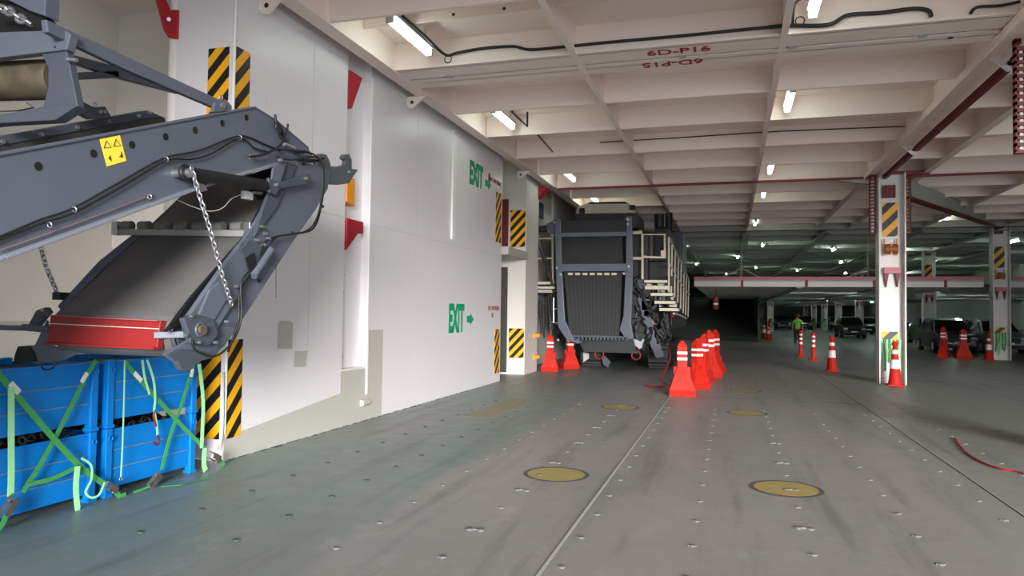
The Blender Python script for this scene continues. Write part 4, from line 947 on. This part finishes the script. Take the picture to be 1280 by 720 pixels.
# chains
def chain(pts, link, r, name='chain', parent=None):
    P = [Vector(p) for p in pts]; segs = [(a, b, (b-a).length) for a, b in zip(P[:-1], P[1:])]; tot = sum(s[2] for s in segs)
    step = link*0.72; n = int(tot/step); m = MB(); pos = 0
    for k in range(n):
        d = k*step
        for a, b, L in segs:
            if d <= L: break
            d -= L
        t_ = (b-a).normalized(); c = a+t_*min(d, L); s_ = Vector((1, 0.15, 0)).cross(t_).normalized()
        if k % 2: s_ = t_.cross(s_)
        loop = []
        for j in range(12):
            an = 2*PI*j/12; loop.append(c+t_*(math.cos(an)*link*0.5)+s_*(math.sin(an)*link*0.30))
        loop.append(loop[0]); m.tube(loop, r, 5, cap=False)
    o = m.build(name, M_silver, parent); return o
chain([on_x(240, 212, XB+0.15), on_x(248, 240, XB+0.15), on_x(262, 285, XB+0.16), on_x(278, 345, XB+0.15), on_x(292, 388, XB+0.12)], 0.052, 0.0065, 'hanging_chain', mc)
chain([on_x(50, 305, XF-0.02), on_x(58, 335, XF-0.02), on_x(75, 374, XF-0.05)], 0.052, 0.0065, 'hanging_chain', mc)
# head of the feed conveyor at the upper left, tied to the boom
YF = 3.25
def PY(pts, Y): return [on_y(px, py, Y) for px, py in pts]
MB().prism(PY(((-60, 46), (0, 40), (80, 37), (88, 42), (83, 62), (40, 67), (0, 72), (-60, 78)), YF), (0, 0.06, 0)).build('head_beam', M_slate, mc, bevel=0.006)
MB().prism(PY(((52, 67), (83, 62), (97, 132), (90, 139), (68, 150), (36, 149), (54, 132), (60, 110), (60, 85)), YF+0.02), (0, 0.05, 0)).build('head_side', M_slate2, mc, bevel=0.006)
MB().prism(PY(((-60, 150), (0, 143), (45, 135), (60, 130), (96, 132), (68, 150), (0, 154), (-60, 160)), YF-0.02), (0, 0.08, 0)).build('head_bottom', M_slate2, mc, bevel=0.006)
a, b = on_y(-80, 104, YF+0.22), on_y(74, 99, YF+0.22)
MB().tube([a, b-Vector((0.03, 0, 0)), b], [0.125, 0.125, 0.11], 28).build('head_roller', M_wood, mc)
MB().prism(PY(((-40, 140), (-40, 133), (30, 127), (40, 134), (20, 138)), YF+0.0), (0, 0.02, 0)).build('scraper', mat('scraper_grey', (104, 100, 94), .6), mc)
MB().prism(PY(((-60, -30), (58, -30), (56, 20), (38, 14), (10, 0), (-60, -12)), YF+0.1), (0, 0.10, 0)).build('hopper_plate', M_slate, mc, bevel=0.006)
MB().prism(PY(((-60, -12), (10, 0), (38, 14), (56, 20), (60, 26), (80, 37), (0, 42), (-60, 46)), YF+0.16), (0, 0.06, 0)).build('hopper_back', M_black, mc)
for px, py in ((66, 46), (69, 59)): c = on_y(px, py, YF); MB().tube([c, c+Vector((0, -0.004, 0))], 0.007, 8).build('hole', M_cable, mc)
MB().prism([on_x(*p, XB-0.02) for p in ((58, 24), (278, 126), (286, 134), (280, 138), (272, 136), (160, 88), (78, 49), (60, 40))], (-0.045, 0, 0)).build('tie_strut', M_slate, mc, bevel=0.006)
c = on_x(277, 132, XB); MB().tube([c-Vector((0.06, 0, 0)), c+Vector((0.02, 0, 0))], 0.024, 12).build('strut_pin', M_silver, mc)
MB().prism(PX(((266, 140), (270, 128), (282, 124), (290, 132), (290, 139)), XB+0.01), (-0.03, 0, 0)).build('strut_lug', M_slate, mc, bevel=0.004)
MB().ring(on_x(276, 122, XB), (0, 1, 0), 0.016, 0.004, 14).build('pin_ring', M_silver, mc)
MB().prism([on_x(*p, -4.5) for p in ((82, 66), (150, 84), (235, 116), (225, 117), (148, 97), (84, 76))], (-0.05, 0, 0)).build('tie_strut', M_slate2, mc, bevel=0.004)
MB().prism([on_x(*p, -4.5) for p in ((88, 91), (148, 88), (150, 97), (90, 100))], (-0.05, 0, 0)).build('tie_strut', M_slate2, mc, bevel=0.004)
MB().prism([on_x(*p, -4.2) for p in ((92, 121), (118, 134), (132, 133), (140, 147), (113, 149), (90, 137))], (-0.04, 0, 0)).build('lower_arm', M_slate2, mc, bevel=0.005)
MB().ring(on_x(119, 131, -4.2), (1, 0.3, 0), 0.016, 0.004, 14).build('pin_ring', M_silver, mc)
for px, py in ((124, 140), (129, 140)): c = on_x(px, py, -4.19); MB().tube([c, c+Vector((0.02, 0, 0))], 0.013, 8).build('bolt', M_silver, mc)
MB().tube([on_y(84, 74, YF), on_y(96, 75, YF)], 0.012, 8).build('bolt', M_silver, mc)
ch = chain([on_y(-10, 10, YF-0.02), on_y(8, 12, YF-0.03), on_y(28, 25, YF-0.03), on_y(47, 34, YF-0.03)], 0.075, 0.011, 'lashing_chain', None)
tag(ch, 'thick silver lashing chain lying on the conveyor head at top left', 'chain')

# ------------------------------------------------------------------ mobile crusher in the middle distance
mk = empty('mobile_crusher'); tag(mk, 'large slate grey mobile crusher with raised black conveyor belt, parked in mid deck', 'crusher')
YC = 21.0
def cy_(px, Y, th, name, m, bevel=0.0): return MB().prism([on_y(a, b, Y) for a, b in px], (0, th, 0)).build(name, m, mk, bevel=bevel)
def cbox(p0, p1, Y, d, name, m, bevel=0.0, parent=None):
    a, b = on_y(*p0, Y), on_y(*p1, Y); return MB().box(a.x, b.x, Y, Y+d, b.z, a.z).build(name, m, parent or mk, bevel=bevel)
# conveyor frame facing the camera
cy_([(693, 276), (701, 274), (702, 330), (706, 400), (716, 421), (728, 427), (722, 430), (708, 425), (697, 408)], YC, 0.14, 'conveyor_rail', M_slate, 0.02)
cy_([(783, 270), (790, 270), (791, 340), (789, 405), (792, 424), (782, 424), (774, 412), (779, 395), (782, 330)], YC, 0.14, 'conveyor_rail', M_slate, 0.02)
cbox((700, 291), (785, 295), YC+0.02, 0.1, 'cross_member', M_slate, 0.01)
cbox((697, 330), (787, 339), YC-0.02, 0.14, 'cross_member', M_slate, 0.01)
def belt(pts, Y0_, Y1_, name):
    P = [on_y(*pts[0], Y0_), on_y(*pts[1], Y0_), on_y(*pts[2], Y1_), on_y(*pts[3], Y1_)]
    q = MB().prism(P, (0, 0.06, 0)).build(name, M_rubber, mk); return q
belt(((701, 276), (783, 275), (783, 291), (701, 292)), YC+0.10, YC+0.10, 'upper_belt')
belt(((703, 296), (778, 296), (779, 332), (703, 331)), YC+0.20, YC+0.16, 'middle_belt')
belt(((705, 340), (778, 340), (774, 420), (712, 420)), YC+0.10, YC+0.10, 'lower_belt')
for k in range(14):
    a, b = on_y(708+k*5, 341, YC+0.10), on_y(714+k*4.3, 419, YC+0.10); MB().bar(a, b, 0.018, 0.012).build('belt_rib', mat('rib_black', (44, 45, 48), .5) if k == 0 else bpy.data.materials['rib_black'], mk)
for k in range(12):
    a, b = on_y(706+k*6, 297, YC+0.18), on_y(706+k*6, 330, YC+0.15); MB().bar(a, b, 0.018, 0.012).build('belt_rib', bpy.data.materials['rib_black'], mk)
for k in range(7):
    c = on_y(713+k*9.1, 342.5, YC-0.01); MB().box(c.x-0.075, c.x+0.075, YC-0.04, YC+0.04, c.z-0.035, c.z+0.035).build('roller', M_cream, mk, bevel=0.01)
for p in ((701, 343), (780, 342), (696, 335), (786, 333), (784, 274), (785, 280), (693, 278), (698, 425), (786, 275)):
    c = on_y(*p, YC-0.03); MB().tube([c, c-Vector((0, 0.03, 0))], 0.035, 10).build('bolt', M_silver, mk)
for k in range(15):
    c = on_y(719+k*4.6, 423, YC+0.02); MB().box(c.x-0.03, c.x+0.03, YC+0.0, YC+0.05, c.z-0.05, c.z+0.03).build('skirt_tooth', M_slate2, mk)
cbox((716, 419), (790, 423), YC+0.03, 0.1, 'lip_bar', M_slate2)
cy_([(722, 424), (792, 424), (796, 440), (730, 440)], YC+0.4, 0.3, 'under_chute', M_black)
cbox((733, 436), (797, 442), YC+0.5, 0.15, 'bumper_bar', M_slate2, 0.02)
for p in ((749, 443), (795, 444)):
    c = on_y(*p, YC+0.45); MB().ring(c, (0, 1, 0), 0.13, 0.025, 16).build('tow_hook', M_redsteel, mk)
# upper hopper, hood and body
cy_([(719, 268), (722, 258), (733, 254), (786, 253), (792, 260), (795, 267)], YC+2.2, 1.6, 'hood', M_cream, 0.03)
cy_([(734, 254.5), (738, 252.5), (781, 252), (785, 254)], YC+2.1, 0.3, 'hood_rail', M_black)
for a in ((724, 260, 730, 266), (787, 256, 793, 262)): cbox(a[:2], a[2:], YC+2.05, 0.15, 'hood_latch', M_black, 0.01)
cy_([(718, 267), (796, 266), (797, 285), (719, 285)], YC+2.0, 6, 'hopper', mat('crusher_grey', (56, 58, 62), .5), 0.02)
b0 = on_y(704, 300, YC+0.6); b1 = on_y(800, 432, YC+0.6)
MB().box(-4.55, -2.35, YC+0.6, YC+9, 0.95, 4.1).build('chassis_body', M_black, mk, bevel=0.04)
MB().box(-2.4, -1.75, YC+1.2, YC+9.5, 1.2, 3.3).build('side_body', M_black, mk, bevel=0.04)
MB().box(-2.6, -1.9, YC+2.6, YC+5.5, 3.3, 4.5).build('engine_cover', M_black, mk, bevel=0.08)
MB().box(-2.2, -1.7, YC+6.0, YC+9.0, 3.2, 4.75).build('engine_cover', M_slate2, mk, bevel=0.08)
MB().tube([on_y(806, 282, YC+1.6), on_y(818, 282, YC+1.6)], 0.20, 18).build('air_filter', mat('filter_grey', (120, 118, 112), .5), mk)
MB().tube([on_y(812, 292, YC+1.4), on_y(812, 330, YC+1.4)], 0.12, 14).build('exhaust_pipe', mat('pipe_rust', (96, 84, 76), .6), mk)
MB().tube([on_y(800, 288, YC+1.2), on_y(800, 330, YC+1.2)], 0.07, 10).build('exhaust_pipe', M_cream, mk)
MB().tube([on_y(824, 268, YC+3), on_y(824, 300, YC+3)], 0.16, 16).build('silencer', M_black, mk)
MB().tube([on_y(836, 266, YC+4), on_y(836, 296, YC+4)], 0.12, 16).build('silencer', M_black, mk)
# left bracket and beam
cy_([(680, 282), (694, 274), (700, 272), (702, 292), (696, 296), (688, 292)], YC+0.15, 0.1, 'bracket_plate', M_slate, 0.01)
MB().bar(on_y(669, 287, YC+0.2), on_y(684, 286, YC+0.2), 0.2, 0.18).build('beam_stub', M_black, mk, bevel=0.02)
for a, b in (((670, 298), (686, 345)), ((676, 300), (692, 360)), ((686, 340), (693, 372))): MB().tube([on_y(*a, YC+0.5), on_y(*b, YC+0.5)], 0.03, 7).build('hydraulic_hose', M_cable, mk)
rr = 0.028
def rail(pts, Y, name='handrail', m=M_cream, r=rr): return MB().tube([on_y(*p, Y) for p in pts], r, 8).build(name, m, mk)
rail([(666, 350), (666, 298), (680, 298), (690, 298)], YC+0.6); rail([(666, 323), (690, 323)], YC+0.6); rail([(670, 352), (670, 300)], YC+0.6)
MB().tube([on_y(664, 300, YC+0.4), on_y(663, 330, YC+0.4), on_y(666, 336, YC+0.4)], 0.035, 8).build('handrail', M_cream, mk); rail([(691, 298), (691, 352)], YC+0.6)
cbox((665, 352), (692, 355.5), YC+0.5, 1.0, 'step', M_cream, 0.01); cbox((669, 358), (693, 361), YC+0.4, 0.9, 'step', M_cream, 0.01); cbox((670, 362), (692, 366), YC+0.5, 0.5, 'step_riser', M_patch)
for k in range(7): MB().tube([on_y(668+k*3.5, 370+random.uniform(-3, 3), YC+0.5), on_y(670+k*3.4, 420+random.uniform(-25, 5), YC+0.6)], 0.03, 6).build('hydraulic_hose', M_cable, mk)
MB().box(-5.2, -4.6, YC+0.9, YC+8, 1.0, 2.3).build('side_body', M_black, mk, bevel=0.03)
for p, q in (((692, 372), (692, 404)), ((688, 402), (697, 404)), ((690, 386), (696, 386))): MB().tube([on_y(*p, YC+0.3), on_y(*q, YC+0.3)], 0.03, 8).build('steel_link', M_silver, mk)
# right hand gate, steps and stair rails
rail([(803, 349), (803, 293), (831, 293), (831, 322), (803, 321)], YC+0.3, r=0.04)
rail([(790, 291), (803, 291)], YC+0.35, r=0.05); rail([(790, 323), (803, 323)], YC+0.35, r=0.05)
cbox((826, 313), (832, 321), YC+0.25, 0.08, 'gate_latch', M_cream)
for a in ((805, 350, 834, 353.5), (806, 357, 836, 362), (813, 366, 841, 370), (818, 376, 844, 380), (824, 385, 848, 389)):
    cbox(a[:2], a[2:], YC+0.3, 0.55, 'step', M_cream, 0.01)
for a in ((806, 353.5, 834, 357), (812, 362, 838, 366), (818, 371, 842, 375), (824, 380, 846, 384)): cbox(a[:2], a[2:], YC+0.6, 0.1, 'step_riser', M_patch)
XS_ = -1.72
def railx(pts, r=0.03): return MB().tube([on_x(*p, XS_) for p in pts], r, 8).build('stair_rail', M_cream, mk)
railx([(836, 365), (836, 297), (839, 303), (848, 322), (856, 338), (861, 350)]); railx([(837, 331), (848, 350), (857, 362), (862, 368)])
for x_, a, b in ((840, 306, 366), (844, 314, 372), (848, 322, 378), (851.5, 330, 386), (855, 337, 391), (858, 343, 394), (861, 350, 396)): railx([(x_, a), (x_-1, b)], 0.028)
railx([(842, 392), (850, 394), (858, 398)], 0.035)
for k in range(26):
    x0 = random.uniform(794, 836); y0 = random.uniform(345, 420); col_ = random.choice([M_cable, M_black, M_rubber, M_slate2, M_slate2, M_black, M_cable])
    P = [on_y(x0, y0, YC+0.45)]; 
    for j in range(3): x0 += random.uniform(-7, 7); y0 += random.uniform(2, 13); P.append(on_y(x0, y0, YC+0.45+random.uniform(-.1, .1)))
    MB().tube(smooth_path(P, 4), random.choice([0.025, 0.04, 0.05]), 6).build('hydraulic_hose', col_, mk)
for k in range(20):
    c = on_y(random.uniform(792, 838), random.uniform(350, 425), YC+0.5); s_ = random.uniform(0.05, 0.14)
    MB().box(c.x-s_, c.x+s_, c.y, c.y+0.12, c.z-s_*random.uniform(.5, 1.6), c.z+s_).build('valve_block', random.choice([M_black, M_slate2, M_slate2, M_steel, M_black, M_black]), mk, bevel=0.02)
cy_([(796, 372), (804, 370), (826, 432), (830, 446), (820, 448), (812, 430)], YC+0.5, 0.12, 'support_leg', M_slate, 0.02)
cy_([(792, 424), (806, 424), (804, 434), (799, 437), (794, 432)], YC+0.45, 0.08, 'bracket_plate', M_silver, 0.01)
cbox((829, 372), (836, 420), YC+0.6, 0.3, 'control_box', M_black, 0.02)
c = on_y(839, 398, YC+0.5); MB().lathe([(0.05, 0), (0.07, 0.05), (0.06, 0.12)], tuple(c), 10).build('red_button', M_redsteel, mk)
# crawler tracks
for x0, x1 in ((-4.5, -3.85), (-2.4, -1.8)):
    yf, yb, R_ = YC+1.7, YC+8.5, 0.38
    pr_ = [Vector((x0, yf-R_*math.sin(a), R_+0.02-R_*math.cos(a))) for a in [PI*k/10 for k in range(11)]] + [Vector((x0, yb+R_*math.sin(a), R_+0.02+R_*math.cos(a))) for a in [PI*k/10 for k in range(11)]]
    tk = MB().prism(pr_, (x1-x0, 0, 0)).build('crawler_track', M_rubber, mk)
    for k in range(9): a = PI*k/8; MB().box(x0, x1, yf-R_*math.sin(a)-0.04, yf-R_*math.sin(a)+0.03, R_+.02-R_*math.cos(a)-0.03, R_+.02-R_*math.cos(a)+0.03).build('track_shoe', M_black, tk)
cy_([(729, 440), (736, 442), (736, 448), (729, 453)], YC+1.2, 0.05, 'marker_plate', M_patch)
cy_([(751, 445), (756, 445), (763, 452), (760, 460), (754, 456)], YC+1.1, 0.1, 'support_leg', M_slate2, 0.01)
cable([(q.x, q.y, max(q.z, 0.015)) for q in [on_y(835, 432, YC), on_y(838, 445, 20.0), on_y(833, 460, 19.2)]] + [tuple(on_z(*p, 0.015)) for p in ((826, 474), (833, 481), (820, 484), (805, 482))], 0.022, 'hose', 'red hose hanging from the crusher down to the deck', M_redcable, 'hose')

# ------------------------------------------------------------------ parked cars
def make_car(m_body, loc, lab, grp=None, rz=0):
    t = empty('car', loc, rz); tag(t, lab, 'car', grp)
    def B(mb, n, m, bevel=0, p=None): o = mb.build(n, m, p or t, bevel=bevel); o.matrix_parent_inverse = Matrix.Identity(4); return o
    def loft(secs, name, m, bevel):
        """secs: (y, halfwidth bottom, z bottom, halfwidth top, z top)"""
        mb = MB(); vs = []; fs = []
        for y, wb_, zb, wt, zt in secs: vs += [(-wb_, y, zb), (wb_, y, zb), (wt, y, zt), (-wt, y, zt)]
        n = len(secs)
        for i in range(n-1):
            for k in range(4): k2 = (k+1) % 4; fs.append((i*4+k, i*4+k2, (i+1)*4+k2, (i+1)*4+k))
        fs += [(3, 2, 1, 0), ((n-1)*4, (n-1)*4+1, (n-1)*4+2, (n-1)*4+3)]
        mb.add(vs, fs); return B(mb, name, m, bevel)
    loft([(-2.25, 0.72, 0.32, 0.70, 0.62), (-2.15, 0.84, 0.25, 0.80, 0.86), (-1.2, 0.90, 0.22, 0.84, 1.02), (1.7, 0.90, 0.22, 0.84, 1.05), (2.15, 0.86, 0.25, 0.80, 1.0), (2.25, 0.78, 0.35, 0.74, 0.8)], 'body', m_body, 0.05)
    loft([(-1.25, 0.80, 1.0, 0.78, 1.02), (-0.45, 0.80, 1.02, 0.64, 1.58), (0.2, 0.80, 1.02, 0.65, 1.66), (1.4, 0.80, 1.02, 0.63, 1.62), (2.05, 0.76, 1.0, 0.70, 1.06)], 'cabin', m_body, 0.04)
    B(MB().add([(-0.74, -1.20, 1.06), (0.74, -1.20, 1.06), (0.60, -0.50, 1.55), (-0.60, -0.50, 1.55), (-0.74, -1.17, 1.04), (0.74, -1.17, 1.04), (0.60, -0.46, 1.53), (-0.60, -0.46, 1.53)], [(0, 1, 2, 3), (7, 6, 5, 4), (0, 4, 5, 1), (1, 5, 6, 2), (2, 6, 7, 3), (3, 7, 4, 0)]), 'windscreen', M_glass)
    for s_ in (-1, 1):
        B(MB().prism([Vector((s_*0.82, -0.95, 1.06)), Vector((s_*0.82, 1.7, 1.06)), Vector((s_*0.67, 1.3, 1.54)), Vector((s_*0.67, -0.35, 1.54))], (-s_*0.02, 0, 0)), 'side_window', M_glass)
        B(MB().box(s_*0.48, s_*0.76, -2.26, -2.12, 0.66, 0.80), 'headlamp', M_lens, 0.02)
        B(MB().box(s_*0.86, s_*1.02, -0.95, -0.85, 1.02, 1.16), 'wing_mirror', m_body, 0.02)
        for y_ in (-1.4, 1.35):
            wv_ = B(MB().tube([(s_*0.70, y_, 0.32), (s_*0.915, y_, 0.32)], 0.32, 20), 'wheel', M_rubber); B(MB().tube([(s_*0.90, y_, 0.32), (s_*0.925, y_, 0.32)], 0.19, 12), 'hubcap', M_silver, 0, wv_)
    B(MB().box(-0.46, 0.46, -2.28, -2.2, 0.52, 0.74), 'grille', M_black, 0.02); B(MB().box(-0.6, 0.6, -2.29, -2.2, 0.34, 0.44), 'air_intake', M_black, 0.01)
    B(MB().box(-0.22, 0.22, -2.30, -2.27, 0.46, 0.56), 'number_plate', M_band)
    return t
mcar = {n: mat('car_'+n, c, 0.22, 0.3, noise=0.01, coat=0.6) for n, c in (('black', (26, 30, 34)), ('grey', (92, 96, 98)), ('silver', (150, 156, 158)), ('white', (196, 200, 200)))}
c1 = make_car(mcar['grey'], (10.0+.25, 40.6, 0), 'grey parked car behind the dark red barrier posts')
c2 = make_car(mcar['silver'], (12.45, 41.2, 0), 'silver parked car just left of the second pillar')
c3 = make_car(mcar['white'], (14.55, 38.6, 0), 'pale parked car at the right edge beyond the second pillar')
c4 = make_car(mcar['black'], (12.2, 52.0, 0), 'black parked car seen between near pillar and the slimmer one')
c5 = make_car(mcar['black'], (14.9, 52.4, 0), 'black parked car two rows back, right of another black car')
for i, (x, y) in enumerate(((9.0, 62), (11.9+.3, 62.5), (14.4, 62.0), (6.0, 92), (8.3, 92.5), (11.9, 92), (14.3, 92), (16.6, 92), (6.4, 100), (8.9, 100), (12.3, 101), (15.2, 100), (12.0, 74), (14.5, 74), (17, 74), (5.6, 108), (8, 108), (10.8, 108.5), (17.4, 62), (17.2, 45.5))):
    c = copy_tree(c4 if i % 3 else c1); c.location = (x, y, 0); tag(c, 'dark car far off in the rows under the hanging deck', None, 'distant cars under the hanging deck')

# ------------------------------------------------------------------ person walking away
def skin_mesh(verts, edges, radii, name, m, parent):
    me = bpy.data.meshes.new(name); me.from_pydata(verts, edges, []); o = bpy.data.objects.new(name, me); C.objects.link(o)
    sk_ = o.modifiers.new('skin', 'SKIN'); sk_.use_smooth_shade = True
    sv = me.skin_vertices[0].data if me.skin_vertices else None
    if sv is None:
        bpy.context.view_layer.objects.active = o; bpy.context.view_layer.update(); sv = me.skin_vertices[0].data
    for i, r in enumerate(radii): sv[i].radius = r if isinstance(r, tuple) else (r, r)
    sv[0].use_root = True
    ss = o.modifiers.new('sub', 'SUBSURF'); ss.levels = 2; ss.render_levels = 2
    me.materials.append(m); o.parent = parent; return o
pe = empty('person', (3.57, 42.9, 0)); tag(pe, 'person in green hi-vis top and dark trousers walking away on the deck', 'person')
bv = [(0,0,0.93), (0,0.01,1.12), (0,0.02,1.32), (0,0.02,1.44), (0,0.04,1.52), (0,0.05,1.62), (0,0.05,1.69),
      (-0.10,0,0.86), (-0.11,-0.06,0.48), (-0.12,-0.20,0.10), (-0.12,-0.08,0.05),
      (0.10,0,0.86), (0.11,0.10,0.48), (0.12,0.10,0.09), (0.12,0.22,0.05),
      (-0.18,0.02,1.41), (-0.25,0.04,1.15), (-0.26,0.14,0.92), (-0.26,0.18,0.83),
      (0.18,0.02,1.41), (0.25,-0.02,1.15), (0.26,0.02,0.91), (0.26,0.05,0.82)]
be = [(0,1),(1,2),(2,3),(3,4),(4,5),(5,6),(0,7),(7,8),(8,9),(9,10),(0,11),(11,12),(12,13),(13,14),(3,15),(15,16),(16,17),(17,18),(3,19),(19,20),(20,21),(21,22)]
br = [(.15,.11),(.14,.10),(.16,.11),(.12,.09),(.055,.055),(.085,.095),(.06,.07),(.095,.095),(.065,.065),(.04,.04),(.035,.04),(.095,.095),(.065,.065),(.04,.04),(.035,.04),(.06,.06),(.045,.045),(.035,.035),(.035,.025),(.06,.06),(.045,.045),(.035,.035),(.035,.025)]
skin_mesh(bv, be, br, 'body', M_skin, pe)
tv = [bv[0], bv[7], bv[8], bv[9], bv[11], bv[12], bv[13]]
skin_mesh(tv, [(0,1),(1,2),(2,3),(0,4),(4,5),(5,6)], [(.17,.13),(.11,.11),(.08,.08),(.06,.06),(.11,.11),(.08,.08),(.06,.06)], 'trousers', M_trous, pe)
vv = [bv[1], bv[0], bv[2], bv[3], bv[15], (-0.235,0.035,1.2), bv[19], (0.235,-0.01,1.2)]
skin_mesh(vv, [(0,1),(0,2),(2,3),(3,4),(4,5),(3,6),(6,7)], [(.16,.12),(.17,.13),(.18,.13),(.14,.11),(.085,.085),(.06,.06),(.085,.085),(.06,.06)], 'hi_vis_top', M_hivis, pe)
MB().lathe([(0.115, 1.60), (0.118, 1.66), (0.09, 1.73), (0.03, 1.76)], (0, 0.05, 0), 16).build('cap', M_black, pe).matrix_parent_inverse = Matrix.Identity(4)
for s_, y_ in ((-0.12, -0.10), (0.12, 0.20)):
    MB().tube([(s_, y_-0.10, 0.05), (s_, y_, 0.06), (s_, y_+0.12, 0.035)], [0.045, 0.05, 0.035], 10).build('shoe', M_black, pe).matrix_parent_inverse = Matrix.Identity(4)
